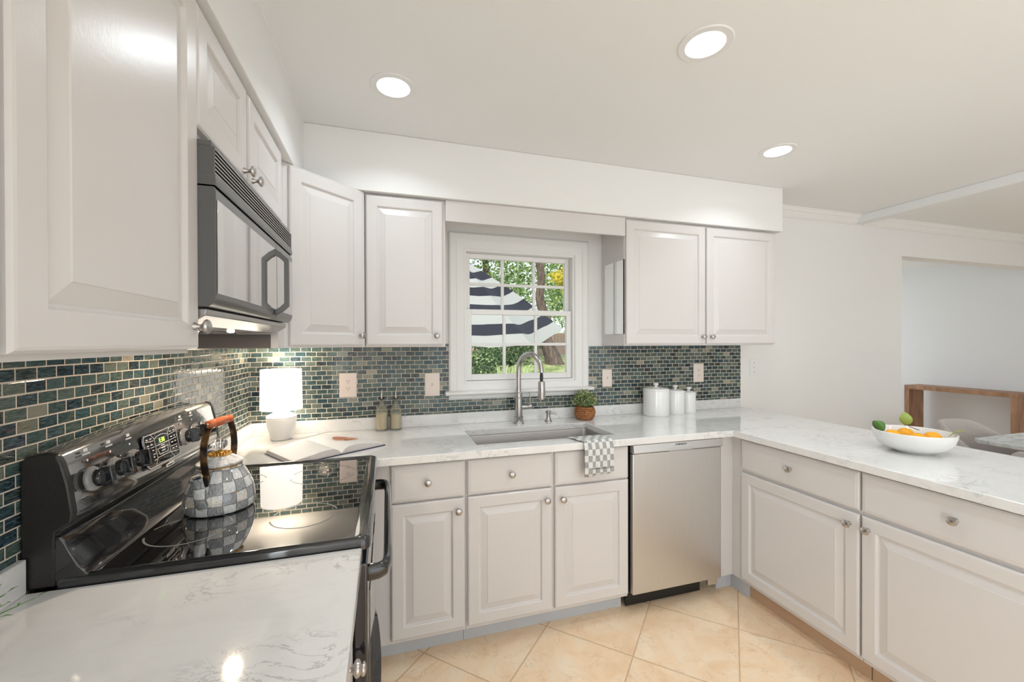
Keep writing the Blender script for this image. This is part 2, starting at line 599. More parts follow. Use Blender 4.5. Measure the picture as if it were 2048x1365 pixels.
def thing(name, label, cat, loc=(0, 0, 0), group=None):
    o = bpy.data.objects.new(name, None)
    C.objects.link(o)
    o.location = loc
    o.empty_display_size = .05
    o['label'] = label
    o['category'] = cat
    if group:
        o['group'] = group
    return o


def tag(o, label, cat, group=None, kind=None):
    o['label'] = label
    o['category'] = cat
    if group:
        o['group'] = group
    if kind:
        o['kind'] = kind
    return o


def struct(o):
    o['kind'] = 'structure'
    return o


def B():
    return bmesh.new()


def box(bm, x0, x1, y0, y1, z0, z1, mi=0):
    vs = [bm.verts.new((x, y, z)) for z in (z0, z1) for y in (y0, y1) for x in (x0, x1)]
    for idx in ((0, 2, 3, 1), (4, 5, 7, 6), (0, 1, 5, 4), (2, 6, 7, 3), (0, 4, 6, 2), (1, 3, 7, 5)):
        f = bm.faces.new([vs[i] for i in idx])
        f.material_index = mi
    return vs


def prism(bm, pts, fn, a, b, mi=0):
    """pts 2D polygon; fn(p,t)->3D; extruded from a to b."""
    va = [bm.verts.new(fn(p, a)) for p in pts]
    vb = [bm.verts.new(fn(p, b)) for p in pts]
    n = len(pts)
    fs = [bm.faces.new(va), bm.faces.new(list(reversed(vb)))]
    for i in range(n):
        fs.append(bm.faces.new((va[i], va[(i + 1) % n], vb[(i + 1) % n], vb[i])))
    for f in fs:
        f.material_index = mi
    return fs


def lathe(bm, prof, c=(0, 0, 0), seg=40, mi=0, axis='Z', close=False, ax=1.0, ay=1.0):
    """prof [(r,z)]"""
    rings = []
    for r, z in prof:
        if r < 1e-6:
            rings.append([bm.verts.new(map3(c, 0, 0, z, axis))])
        else:
            rings.append([bm.verts.new(map3(c, r * ax * math.cos(2 * PI * i / seg), r * ay * math.sin(2 * PI * i / seg), z, axis)) for i in range(seg)])
    pairs = list(zip(rings, rings[1:]))
    if close:
        pairs.append((rings[-1], rings[0]))
    for A_, B_ in pairs:
        for i in range(seg):
            j = (i + 1) % seg
            if len(A_) == 1 and len(B_) == 1:
                continue
            if len(A_) == 1:
                f = bm.faces.new((A_[0], B_[i], B_[j]))
            elif len(B_) == 1:
                f = bm.faces.new((A_[i], A_[j], B_[0]))
            else:
                f = bm.faces.new((A_[i], A_[j], B_[j], B_[i]))
            f.material_index = mi


def map3(c, a, b, z, axis):
    if axis == 'Z':
        return (c[0] + a, c[1] + b, c[2] + z)
    if axis == '-Y':      # pointing to the viewer of a back wall
        return (c[0] + a, c[1] - z, c[2] + b)
    if axis == 'X':
        return (c[0] + z, c[1] + a, c[2] + b)
    if axis == '-X':
        return (c[0] - z, c[1] + a, c[2] + b)
    if axis == 'D':       # outward from the diagonal corner cabinet
        s = .6704
        cth = .7420
        # width dir (cth, s), outward (s, -cth)
        return (c[0] + a * cth + z * s, c[1] + a * s - z * cth, c[2] + b)


def tube(bm, pts, r, seg=14, mi=0, cap=True, flat=None):
    """sweep a circle (or ellipse flat=(a,b)) along pts; r number or list."""
    pts = [Vector(p) for p in pts]
    n = len(pts)
    up = None
    rings = []
    for i, p in enumerate(pts):
        t = (pts[min(i + 1, n - 1)] - pts[max(i - 1, 0)]).normalized()
        if up is None:
            up = Vector((0, 0, 1)) if abs(t.z) < .9 else Vector((1, 0, 0))
        a = (up - t * up.dot(t)).normalized()
        up = a
        b = t.cross(a)
        rr = r[i] if isinstance(r, (list, tuple)) else r
        ra, rb = (rr, rr) if flat is None else flat
        rings.append([bm.verts.new(p + a * ra * math.cos(2 * PI * k / seg) + b * rb * math.sin(2 * PI * k / seg)) for k in range(seg)])
    for A_, B_ in zip(rings, rings[1:]):
        for i in range(seg):
            j = (i + 1) % seg
            bm.faces.new((A_[i], A_[j], B_[j], B_[i])).material_index = mi
    if cap:
        bm.faces.new(list(reversed(rings[0]))).material_index = mi
        bm.faces.new(rings[-1]).material_index = mi


def rings_panel(bm, w, h, rings, tf, mi=0, center=True):
    """nested rectangles: rings [(inset, depth)], tf(x,depth,z)->3D"""
    prev = None
    for ins, dep in rings:
        cur = [bm.verts.new(tf(x, dep, z)) for x, z in ((ins, ins), (w - ins, ins), (w - ins, h - ins), (ins, h - ins))]
        if prev:
            for i in range(4):
                j = (i + 1) % 4
                bm.faces.new((prev[i], prev[j], cur[j], cur[i])).material_index = mi
        else:
            bm.faces.new(list(reversed(cur))).material_index = mi
        prev = cur
    if center:
        bm.faces.new(prev).material_index = mi


def face_tf(kind, org):
    """local x along the cabinet front, depth outwards, z up"""
    ox, oy, oz = org
    if kind == 'back':
        return lambda x, d, z: (ox + x, oy - d, oz + z)
    if kind == 'left':     # faces +X, local x runs along +Y
        return lambda x, d, z: (ox + d, oy + x, oz + z)
    if kind == 'pen':      # faces -X, local x runs along -Y
        return lambda x, d, z: (ox - d, oy - x, oz + z)
    if kind == 'diag':
        cth, s = .7420, .6704
        return lambda x, d, z: (ox + x * cth + d * s, oy + x * s - d * cth, oz + z)


DOOR = [(0, 0), (0, .014), (.004, .018), (.008, .019), (.050, .019), (.053, .0175), (.057, .0105), (.061, .0095), (.090, .0170), (.092, .0185)]
DRAW = [(0, 0), (0, .013), (.006, .017), (.012, .018), (.014, .019)]
AX = {'back': '-Y', 'left': 'X', 'pen': '-X', 'diag': 'D'}


def knob(parent, kind, pos, mat='nickel', s=1.0):
    """pos: the point on the door face"""
    bm = B()
    prof = [(0, 0), (.0085 * s, 0), (.0080 * s, .003 * s), (.0050 * s, .007 * s), (.0045 * s, .013 * s), (.0080 * s, .017 * s), (.0135 * s, .020 * s), (.0155 * s, .0235 * s), (.0140 * s, .0275 * s), (.0080 * s, .0305 * s), (0, .0315 * s)]
    lathe(bm, prof, pos, 24, axis=AX[kind])
    return obj('knob', bm, mat, parent)


def door(parent, kind, org, w, h, kn=None, name='door'):
    bm = B()
    tf = face_tf(kind, org)
    rings_panel(bm, w, h, DOOR if name == 'door' else DRAW, tf)
    d = obj(name, bm, 'cab', parent, sharpdeg=14)
    if kn:
        knob(d, kind, tf(kn[0], .0185, kn[1]))
    return d


# ================================================================ ROOM SHELL
CZ = 2.44
XE = 7.95
YR = -5.0
WX0, WX1, WZ0, WZ1 = 1.140, 1.862, 1.155, 1.962      # kitchen window opening
OX = 4.99                                            # opening to the hall

bm = B()
box(bm, -.3, XE + .2, YR - .2, .13, -.12, 0)
box(bm, OX - .15, XE + .2, .13, 3.3, -.12, 0)
struct(obj('floor', bm, 'floor', smooth=False))
bm = B()
box(bm, -.3, XE + .2, YR - .2, .13, CZ, CZ + .15)
box(bm, OX - .15, XE + .2, .13, 3.3, CZ, CZ + .15)
struct(obj('ceiling', bm, 'ceiling_paint', smooth=False))
bm = B()
box(bm, -.15, 0, -3.72, .13, 0, CZ)
box(bm, -.15, 0, YR - .15, -4.78, 0, CZ)
box(bm, -.15, 0, -4.78, -3.72, 2.15, CZ)
struct(obj('wall_left', bm, 'wall_paint', smooth=False))
bm = B()       # back wall with the window opening and the wide hall opening
T_ = .128
box(bm, 0, WX0, 0, T_, 0, CZ)
box(bm, WX0, WX1, 0, T_, 0, WZ0)
box(bm, WX0, WX1, 0, T_, WZ1, CZ)
box(bm, WX1, OX, 0, T_, 0, CZ)
box(bm, OX, XE, 0, T_, 2.145, CZ)
struct(obj('wall_back', bm, 'wall_paint', smooth=False))
bm = B()
box(bm, XE, XE + .15, YR - .15, 3.2, 0, CZ)
struct(obj('wall_right', bm, 'cool_paint', smooth=False))
bm = B()       # rear wall, with an opening added to let light in
box(bm, 0, 1.2, YR - .15, YR, 0, CZ)
box(bm, 1.2, 5.2, YR - .15, YR, 2.25, CZ)
box(bm, 5.2, XE, YR - .15, YR, 0, CZ)
struct(obj('wall_rear', bm, 'wall_paint', smooth=False))
bm = B()       # hall beyond the opening
box(bm, OX - .15, OX, T_, 3.2, 0, CZ)
struct(obj('wall_hall_side', bm, 'cool_paint', smooth=False))
bm = B()
box(bm, OX - .15, 5.5, 3.05, 3.2, 0, CZ)
box(bm, 7.5, XE, 3.05, 3.2, 0, CZ)
box(bm, 5.5, 7.5, 3.05, 3.2, 0, .5)
box(bm, 5.5, 7.5, 3.05, 3.2, 2.1, CZ)
struct(obj('wall_hall_end', bm, 'cool_paint', smooth=False))
# frames of unseen openings, invented to let light in
def frame_posts(name, fn, w, h, z0, bars):
    bm = B()
    for a, b, c, d in [(0, .05, 0, h), (w - .05, w, 0, h), (.05, w - .05, h - .05, h), (.05, w - .05, 0, .05)] + [(k, k + .05, .05, h - .05) for k in bars]:
        p = [fn(x, t, z0 + z) for z in (c, d) for t in (0, .05) for x in (a, b)]
        vs = [bm.verts.new(q) for q in p]
        for idx in ((0, 2, 3, 1), (4, 5, 7, 6), (0, 1, 5, 4), (2, 6, 7, 3), (0, 4, 6, 2), (1, 3, 7, 5)):
            bm.faces.new([vs[i] for i in idx])
    struct(obj(name, bm, 'trim', smooth=False))


frame_posts('added_opening_1', lambda a, t, z: (-.12 + t, -4.78 + a, z), 1.06, 2.15, 0, [])
frame_posts('added_opening_2', lambda a, t, z: (1.2 + a, YR - .12 + t, z), 4.0, 2.25, 0, [1.975])
frame_posts('added_opening_3', lambda a, t, z: (5.5 + a, 3.12 + t, z), 2.0, 1.6, .5, [.975])
# soffit over the cabinets (two mitred runs)
SX, SY, SZ, SE = .3216, -.307, 2.147, 3.267
bm = B()
pts = [(0, YR), (SX, YR), (SX, SY), (SE, SY), (SE, 0), (0, 0)]
prism(bm, pts, lambda p, t: (p[0], p[1], t), SZ, CZ)
struct(obj('wall_soffit', bm, 'wall_paint', bev=.003))
# ceiling beam between kitchen and dining room
bm = B()
box(bm, 4.41, 4.50, YR, 0, 2.375, CZ)
struct(obj('trim_3', bm, 'ceiling_paint', bev=.003))


def crown(name, x0, x1):
    bm = B()
    pf = [(0, -.115), (-.012, -.115), (-.016, -.103), (-.022, -.100), (-.028, -.085), (-.050, -.048), (-.058, -.045), (-.066, -.030), (-.072, -.012), (-.078, -.010), (-.080, 0), (0, 0)]
    pf = [(a * .75, b * .62) for a, b in pf]
    prism(bm, pf, lambda p, t: (t, p[0], CZ + p[1]), x0, x1)
    return struct(obj(name, bm, 'trim', sharpdeg=20))


crown('trim_1', SE, 4.41)
crown('trim_2', 4.50, XE)

# mosaic splashback
bm = B()
TH = .008
box(bm, 0, 1.043, -TH, 0, .981, 1.392)
box(bm, 1.043, 1.958, -TH, 0, .981, 1.100)
box(bm, 1.958, 3.216, -TH, 0, .981, 1.372)
struct(obj('wall_backsplash_back', bm, 'mosaic', smooth=False))
bm = B()
box(bm, 0, TH, -3.4, -TH, .60, 1.392)
struct(obj('wall_backsplash_left', bm, 'mosaic', smooth=False))

# ================================================================ WINDOW
win = thing('window_1', 'white double-hung window with six-pane sashes above the sink', 'window', (1.5, 0, 1.1))
del win['category'], win['label']
struct(win)
bm = B()     # casing, stepped profile, mitred
cas = [(0.0, 0.0), (0, .012), (.010, .020), (.044, .020), (.050, .014), (.090, .011), (.097, .006), (.097, 0)]


def frame_ring(bm, x0, x1, z0, z1, prof, ysign=-1, y0=0.0):
    """prof (inset from outer edge, projection): closed picture-frame"""
    rings = []
    for ins, pr in prof:
        rings.append([bm.verts.new((x, y0 + ysign * pr, z)) for x, z in ((x0 + ins, z0 + ins), (x1 - ins, z0 + ins), (x1 - ins, z1 - ins), (x0 + ins, z1 - ins))])
    n = len(rings)
    for k in range(n):
        a, b = rings[k], rings[(k + 1) % n]
        for i in range(4):
            j = (i + 1) % 4
            bm.faces.new((a[i], a[j], b[j], b[i]))


frame_ring(bm, 1.043, 1.959, 1.058, 2.059, cas)
obj('window_frame', bm, 'trim', win, sharpdeg=15)
bm = B()     # jamb liner
frame_ring(bm, WX0 - .001, WX1 + .001, WZ0 - .001, WZ1 + .001, [(0, 0), (.012, 0), (.012, .12), (0, .12)], 1, .0)
obj('jamb', bm, 'trim', win, bev=.001)
bm = B()     # stool with rounded nose
pf = [(0, 1.088), (-.050, 1.088), (-.058, 1.092), (-.061, 1.100), (-.058, 1.108), (-.050, 1.112), (0, 1.112)]
prism(bm, pf, lambda p, t: (t, p[0], p[1]), 1.018, 1.976)
obj('window_sill', bm, 'trim', win, bev=.002)


def sash(name, x0, x1, z0, z1, y0, y1, stile, rb, rt):
    bm = B()
    box(bm, x0, x0 + stile, y0, y1, z0, z1)
    box(bm, x1 - stile, x1, y0, y1, z0, z1)
    box(bm, x0 + stile, x1 - stile, y0, y1, z0, z0 + rb)
    box(bm, x0 + stile, x1 - stile, y0, y1, z1 - rt, z1)
    s = obj(name, bm, 'trim', win, bev=.002)
    gx0, gx1, gz0, gz1 = x0 + stile, x1 - stile, z0 + rb, z1 - rt
    bm = B()
    ym = (y0 + y1) / 2
    for k in (1, 2):
        xm = gx0 + (gx1 - gx0) * k / 3
        box(bm, xm - .009, xm + .009, ym - .007, ym + .009, gz0, gz1)
    zm = (gz0 + gz1) / 2
    box(bm, gx0, gx1, ym - .008, ym + .008, zm - .009, zm + .009)
    obj('muntin', bm, 'trim', s, bev=.002)
    bm = B()
    box(bm, gx0 - .004, gx1 + .004, ym + .010, ym + .013, gz0 - .004, gz1 + .004)
    obj('pane', bm, 'glass', s, smooth=False)


sash('sash', 1.153, 1.850, 1.575, 1.950, .056, .086, .030, .030, .030)
sash('sash', 1.153, 1.850, 1.168, 1.603, .020, .050, .034, .036, .032)

# ================================================================ WORKTOPS
CT0, CT1 = .879, .914


def slab(bm, xs, ys, solid, z0, z1):
    vt, vb = {}, {}

    def v(d, i, j, z):
        if (i, j) not in d:
            d[(i, j)] = bm.verts.new((xs[i], ys[j], z))
        return d[(i, j)]
    nx, ny = len(xs) - 1, len(ys) - 1
    for i in range(nx):
        for j in range(ny):
            if not solid(i, j):
                continue
            q = ((i, j), (i + 1, j), (i + 1, j + 1), (i, j + 1))
            bm.faces.new([v(vt, *p, z1) for p in q])
            bm.faces.new([v(vb, *p, z0) for p in reversed(q)])
            for (a, b, di, dj) in ((0, 1, 0, -1), (1, 2, 1, 0), (2, 3, 0, 1), (3, 0, -1, 0)):
                ni, nj = i + di, j + dj
                if not (0 <= ni < nx and 0 <= nj < ny and solid(ni, nj)):
                    bm.faces.new((v(vt, *q[b], z1), v(vt, *q[a], z1), v(vb, *q[a], z0), v(vb, *q[b], z0)))


xs = [.0, .633, 1.10, 1.842, 2.5035, 3.226]
ys = [-3.4, -.652, -.648, -.535, -.195, 0]


def solid(i, j):
    x = (xs[i] + xs[i + 1]) / 2
    y = (ys[j] + ys[j + 1]) / 2
    if x > 2.504:
        return True
    if y < -.649:
        return False
    if 1.10 < x < 1.842 and -.535 < y < -.195:
        return False
    return True


bm = B()
slab(bm, xs, ys, solid, CT0, CT1)
wt_ = obj('worktop', bm, 'quartz', bev=.003)
tag(wt_, 'white quartz worktop running under the window and out along the peninsula', 'countertop')
bm = B()
box(bm, 0, .633, -3.4, -1.418, CT0, CT1)
wl_ = obj('worktop', bm, 'quartz', bev=.003)
tag(wl_, 'short white quartz worktop between the black range and the camera', 'countertop')
# upstands
bm = B()
box(bm, .022, 3.200, -.022, -.0085, CT1, .981)
tag(obj('quartz_upstand', bm, 'quartz', bev=.002), 'low quartz upstand behind the sink, below the mosaic tiles', 'backsplash')
bm = B()
box(bm, .0085, .022, -.655, -.0085, CT1, .981)
tag(obj('quartz_upstand', bm, 'quartz', bev=.002), 'low quartz upstand in the corner between the range and the table lamp', 'backsplash')
bm = B()
box(bm, .0085, .022, -3.4, -1.418, CT1, .981)
tag(obj('quartz_upstand', bm, 'quartz', bev=.002), 'low quartz upstand on the camera side of the range, cut end showing', 'backsplash')

# ================================================================ BASE CABINETS
def carcass(parent, kind, org, w, h, d, top=False, mat='cab'):
    """open-topped carcass; org is the front lower corner of the face frame"""
    tf = face_tf(kind, org)
    bm = B()

    def bx(a0, a1, d0, d1, z0, z1):
        p = [tf(a, dd, z) for z in (z0, z1) for dd in (d0, d1) for a in (a0, a1)]
        vs = [bm.verts.new(q) for q in p]
        for idx in ((0, 2, 3, 1), (4, 5, 7, 6), (0, 1, 5, 4), (2, 6, 7, 3), (0, 4, 6, 2), (1, 3, 7, 5)):
            bm.faces.new([vs[i] for i in idx])
    bx(0, w, -.018, 0, 0, h)
    bx(0, .016, -d, -.018, 0, h)
    bx(w - .016, w, -d, -.018, 0, h)
    bx(.016, w - .016, -d, -.018, 0, .016)
    bx(.016, w - .016, -d, -d + .006, .016, h)
    if top:
        bx(.016, w - .016, -d, -.018, h - .016, h)
    return obj('body', bm, mat, parent, bev=.001)


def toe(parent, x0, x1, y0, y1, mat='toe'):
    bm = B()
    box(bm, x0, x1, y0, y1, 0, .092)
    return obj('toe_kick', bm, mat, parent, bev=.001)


ZD0, ZD1, ZW0, ZW1 = .113, .700, .708, .867
YB = -.600
# A: beside the range
cA = thing('base_cabinet', 'narrow white base cabinet beside the range handle, one drawer over one door', 'cabinet', (.85, YB, 0))
carcass(cA, 'back', (.05, YB, .092), .981, .786, .56)
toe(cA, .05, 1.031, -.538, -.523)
door(cA, 'back', (.706, YB, ZW0), .317, ZW1 - ZW0, (.155, .080), 'drawer')
door(cA, 'back', (.706, YB, ZD0), .317, ZD1 - ZD0, (.289, .534))
# B: sink base
cB = thing('base_cabinet', 'wide white sink cabinet with two doors and two drawer fronts under the sink', 'cabinet', (1.45, YB, 0))
carcass(cB, 'back', (1.032, YB, .092), .841, .786, .56)
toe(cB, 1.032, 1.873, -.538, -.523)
door(cB, 'back', (1.039, YB, ZW0), .410, ZW1 - ZW0, (.205, .080), 'drawer')
door(cB, 'back', (1.465, YB, ZW0), .403, ZW1 - ZW0, None, 'drawer')
door(cB, 'back', (1.039, YB, ZD0), .410, ZD1 - ZD0, (.380, .534))
door(cB, 'back', (1.465, YB, ZD0), .403, ZD1 - ZD0, (.036, .530))
# corner filler
cF = thing('corner_filler', 'plain white filler boards between the dishwasher and the peninsula drawers', 'cabinet', (2.5, YB, 0))
bm = B()
box(bm, 2.450, 2.549, YB, YB + .018, .092, CT0)
box(bm, 2.549, 2.567, -.672, YB + .018, .092, CT0)
obj('panel', bm, 'cab', cF, bev=.001)
bm = B()
box(bm, 2.470, 2.590, -.560, -.545, 0, .092)
box(bm, 2.575, 2.600, -.672, -.560, 0, .092)
obj('toe_kick', bm, 'toe', cF, bev=.001)
# peninsula
XP = 2.549
pen = [(-.673, .590, 'white peninsula cabinet next to the dishwasher corner, one wide drawer over a door', (.290, .085), (.552, .531)),
       (-1.268, .690, 'white peninsula cabinet below the fruit bowl, drawer knob near the picture edge', (.292, .085), (.027, .531)),
       (-1.963, .690, 'white peninsula cabinet beyond the picture edge beside the camera', (.292, .085), (.027, .531))]
for y0, w, lab, k1, k2 in pen:
    c = thing('base_cabinet', lab, 'cabinet', (XP, y0 - w / 2, 0))
    carcass(c, 'pen', (XP, y0 + .001, .092), w + .003, .786, .58)
    toe(c, 2.600, 2.615, y0 - w, y0 + .001, 'tan')
    door(c, 'pen', (XP, y0, ZW0), w - .004, ZW1 - ZW0, k1, 'drawer')
    door(c, 'pen', (XP, y0, ZD0), w - .004, ZD1 - ZD0 - .008, k2)
# near the camera, left run
cN = thing('base_cabinet', 'white base cabinet with two nickel knobs under the near worktop beside the range', 'cabinet', (.6, -1.65, 0))
carcass(cN, 'left', (.594, -1.878, .092), .460, .786, .56)
toe(cN, .50, .515, -1.878, -1.418)
door(cN, 'left', (.594, -1.862, ZW0), .434, ZW1 - ZW0, (.226, .082), 'drawer')
door(cN, 'left', (.594, -1.862, ZD0), .434, ZD1 - ZD0, (.414, .534))
cN2 = thing('base_cabinet', 'white base cabinet below the worktop edge closest to the camera', 'cabinet', (.6, -2.3, 0))
carcass(cN2, 'left', (.594, -2.80, .092), .915, .786, .56)
toe(cN2, .50, .515, -2.80, -1.885)
door(cN2, 'left', (.594, -2.79, ZD0), .90, ZW1 - ZD0, (.45, .7))

# ================================================================ WALL CABINETS
UZ0, UZ1 = 1.378, 2.145
DZ0, DZ1 = 1.387, 2.134
YU = -.271
cU = thing('wall_cabinet', 'single-door white wall cabinet between the diagonal cabinet and the window', 'cabinet', (.78, YU, UZ0))
carcass(cU, 'back', (.590, YU, UZ0), .398, UZ1 - UZ0, .270, True)
door(cU, 'back', (.595, YU, DZ0), .378, DZ1 - DZ0, (.345, .048))
cV = thing('wall_cabinet', 'two-door white wall cabinet over the canisters, mirror on its side', 'cabinet', (2.65, YU, UZ0))
carcass(cV, 'back', (2.062, YU, UZ0), 1.165, UZ1 - UZ0, .270, True)
door(cV, 'back', (2.067, YU, DZ0), .578, DZ1 - DZ0, (.552, .046))
door(cV, 'back', (2.655, YU, DZ0), .570, DZ1 - DZ0, (.030, .046))
# diagonal corner cabinet
cD = thing('wall_cabinet', 'white corner wall cabinet with one diagonal door above the table lamp', 'cabinet', (.3, -.3, UZ0))
bm = B()
pts = [(.001, -.6535), (.286, -.6535), (.286, -.560), (.588, -.287), (.588, -.001), (.001, -.001)]
prism(bm, pts, lambda p, t: (p[0], p[1], t), UZ0, UZ1)
obj('body', bm, 'cab', cD, bev=.001)
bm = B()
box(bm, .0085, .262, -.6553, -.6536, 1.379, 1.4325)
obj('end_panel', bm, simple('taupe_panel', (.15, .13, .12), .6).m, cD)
door(cD, 'diag', (.298, -.541, DZ0), .370, DZ1 - DZ0, (.348, .048))
# over the microwave
cM = thing('wall_cabinet', 'low two-door white wall cabinet directly above the black microwave', 'cabinet', (.15, -1.03, 1.845))
carcass(cM, 'left', (.286, -1.4125, 1.845), .757, UZ1 - 1.845, .283, True)
door(cM, 'left', (.286, -1.408, 1.868), .330, DZ1 - 1.868, (.300, .022))
door(cM, 'left', (.286, -1.060, 1.868), .398, DZ1 - 1.868, (.030, .022))
# near the camera
cK = thing('wall_cabinet', 'tall white wall cabinet door filling the picture beside the microwave', 'cabinet', (.15, -1.64, UZ0))
carcass(cK, 'left', (.286, -1.883, UZ0), .4695, UZ1 - UZ0, .283, True)
door(cK, 'left', (.286, -1.873, DZ0), .466, DZ1 - DZ0, (.440, .047))
cK2 = thing('wall_cabinet', 'white wall cabinet whose edge shows at the picture border, beyond the big door', 'cabinet', (.15, -2.2, UZ0))
carcass(cK2, 'left', (.286, -2.80, UZ0), .914, UZ1 - UZ0, .283, True)
door(cK2, 'left', (.286, -2.35, DZ0), .462, DZ1 - DZ0, (.03, .047))
# valance over the window
bm = B()
box(bm, .9885, 2.0615, -.287, -.268, 2.036, 2.146)
tag(obj('valance_board', bm, 'cab', bev=.002), 'plain white board bridging the wall cabinets above the window', 'valance')
# mirror on the cabinet side
mr = thing('wall_mirror', 'narrow frameless mirror on the cabinet side facing the window', 'mirror', (2.062, -.175, 1.45))
bm = B()
box(bm, 2.056, 2.0615, -.270, -.050, 1.449, 1.899)
obj('mirror_pane', bm, 'mirror', mr, bev=.002)
bm = B()
box(bm, 2.0555, 2.0615, -.276, -.2705, 1.449, 1.899)
obj('mirror_edge', bm, 'black', mr)

# ================================================================ DISHWASHER
dw = thing('dishwasher', 'stainless steel dishwasher in the corner under the worktop', 'dishwasher', (2.16, -.62, 0))
bm = B()
box(bm, 1.888, 2.444, -.598, -.03, .105, .872)
obj('body', bm, 'black', dw)
bm = B()
DY = -.627
box(bm, 1.888, 2.444, DY, -.600, .105, .826)
obj('door', bm, 'steel', dw, bev=.004)
bm = B()      # slanted control strip with shallow grip pocket
pf = [(-.600, .829), (-.633, .829), (-.638, .833), (-.634, .874), (-.600, .876)]
prism(bm, pf, lambda p, t: (t, p[0], p[1]), 1.888, 2.444)
cs = obj('control_strip', bm, 'steel', dw, bev=.002)
bm = B()
frame_ring(bm, 2.095, 2.245, .829, .845, [(0, 0), (0, .003), (.0025, .003), (.0025, 0)], -1, -.6368)
obj('grip_recess', bm, 'steel', cs)
bm = B()
box(bm, 1.888, 2.36, -.560, -.550, .012, .090)
obj('toe_kick', bm, 'black', dw)
bm = B()
box(bm, 2.38, 2.444, -.600, -.585, .055, .103)
obj('foot_bracket', bm, 'steel', dw, bev=.002)


def text_mesh(name, txt, size, loc, rot, mat, parent, ext=.0004, sx=1.0, align='CENTER'):
    cu = bpy.data.curves.new(name, 'FONT')
    cu.body = txt
    cu.size = size
    cu.extrude = ext
    cu.align_x = align
    cu.align_y = 'CENTER'
    t = bpy.data.objects.new(name, cu)
    C.objects.link(t)
    bpy.context.view_layer.update()
    me = bpy.data.meshes.new_from_object(t.evaluated_get(bpy.context.evaluated_depsgraph_get()))
    bpy.data.objects.remove(t, do_unlink=True)
    me.materials.clear()
    me.materials.append(M[mat])
    mw = Matrix.Translation(Vector(loc)) @ rot.to_4x4() @ Matrix.Diagonal((sx, 1, 1, 1))
    me.transform(Matrix.Translation(-wloc(parent)) @ mw)
    o = bpy.data.objects.new(name, me)
    C.objects.link(o)
    o.parent = parent
    return o


ROT_BACK = Matrix.Rotation(R(90), 3, 'X')                              # reads from -Y
text_mesh('lettering', 'BOSCH', .0125, (2.182, -.6375, .862), ROT_BACK, 'dark_print', cs, sx=1.3)
bm = B()
lathe(bm, [(.0030, .0), (.0030, .0006), (.0044, .0006), (.0044, 0)], (2.146, -.6365, .862), 18, axis='-Y')
obj('emblem', bm, 'dark_print', cs)

# ================================================================ SINK, TAP, DISPENSER
sk = thing('sink', 'undermount stainless steel sink set into the quartz below the window', 'sink', (1.47, -.365, .70))
bm = B()
x0, x1, y0, y1 = 1.092, 1.850, -.543, -.187
rin = [(0, .8785), (.006, .8785), (.010, .870), (.014, .70), (.024, .685), (.20, .682)]


def rrect(x0, x1, y0, y1, r, n=5):
    out = []
    for cx, cy, a0 in ((x1 - r, y1 - r, 0), (x0 + r, y1 - r, 90), (x0 + r, y0 + r, 180), (x1 - r, y0 + r, 270)):
        for k in range(n + 1):
            a = R(a0 + 90 * k / n)
            out.append((cx + r * math.cos(a), cy + r * math.sin(a)))
    return out


prev = None
for ins, z in rin[:5]:
    cur = [bm.verts.new((px, py, z)) for px, py in rrect(x0 + ins, x1 - ins, y0 + ins, y1 - ins, .022)]
    if prev:
        for i in range(len(cur)):
            j = (i + 1) % len(cur)
            bm.faces.new((prev[i], prev[j], cur[j], cur[i]))
    prev = cur
bm.faces.new(prev)
bs = obj('basin', bm, 'sink', sk)
so = bs.modifiers.new('sheet', 'SOLIDIFY')
so.thickness = .002
so.offset = -1
bm = B()
lathe(bm, [(0, 0), (.040, 0), (.043, .002), (.040, .004), (.030, .003), (0, .001)], (1.47, -.365, .685), 28)
obj('drain', bm, 'nickel', sk)

TX, TY = 1.447, -.100
tp = thing('kitchen_faucet', 'tall brushed nickel gooseneck faucet standing behind the sink', 'faucet', (TX, TY, CT1))
bm = B()
lathe(bm, [(0, 0), (.033, 0), (.033, .004), (.028, .010), (.026, .030), (.0275, .036), (.0275, .041), (.0235, .044), (.0225, .150), (.0245, .153), (.0245, .158), (.021, .161), (.0205, .178), (.0225, .181), (.0225, .185), (.0165, .188), (.0155, .20)], (TX, TY, CT1), 36)
obj('body', bm, 'nickel', tp)
bm = B()
dxs, dys = math.sin(R(26)), -math.cos(R(26))
ra = .094
pts = [(TX, TY, CT1 + .195), (TX, TY, 1.17), (TX, TY, 1.232)]
for k in range(1, 15):
    a = PI * k / 15
    q = ra * (1 - math.cos(a))
    pts.append((TX + dxs * q, TY + dys * q, 1.232 + ra * math.sin(a) * 1.05))
q = 2 * ra
pts.append((TX + dxs * q, TY + dys * q, 1.228))
tube(bm, pts, [.0155] * (len(pts) - 4) + [.0145, .014, .0135, .013], 20)
obj('spout', bm, 'nickel', tp)
hx, hy = TX + dxs * q, TY + dys * q
bm = B()
tube(bm, [(hx, hy, 1.230), (hx, hy, 1.212), (hx, hy, 1.198), (hx, hy, 1.176)], [.006, .0095, .0095, .0085], 16)
obj('hose_joint', bm, 'rubber', tp)
bm = B()
lathe(bm, [(0, 1.178), (.0185, 1.178), (.0195, 1.175), (.0205, 1.105), (.0202, 1.102)], (hx, hy, 0), 28)
lathe(bm, [(.0190, 1.102), (.0180, 1.078), (.014, 1.075), (0, 1.075)], (hx, hy, 0), 28)
obj('spray_head', bm, 'nickel', tp)
bm = B()
lathe(bm, [(0, 0), (.0135, 0), (.0135, .038), (.0145, .040), (.0160, .041), (.0160, .060), (.0145, .063), (0, .063)], (TX + .016, TY - .006, CT1 + .098), 24, axis='X')
tube(bm, [(TX + .070, TY - .006, CT1 + .110), (TX + .071, TY - .006, CT1 + .150), (TX + .071, TY - .006, CT1 + .188)], [.0035, .0035, .0045], 12)
obj('lever', bm, 'nickel', tp)

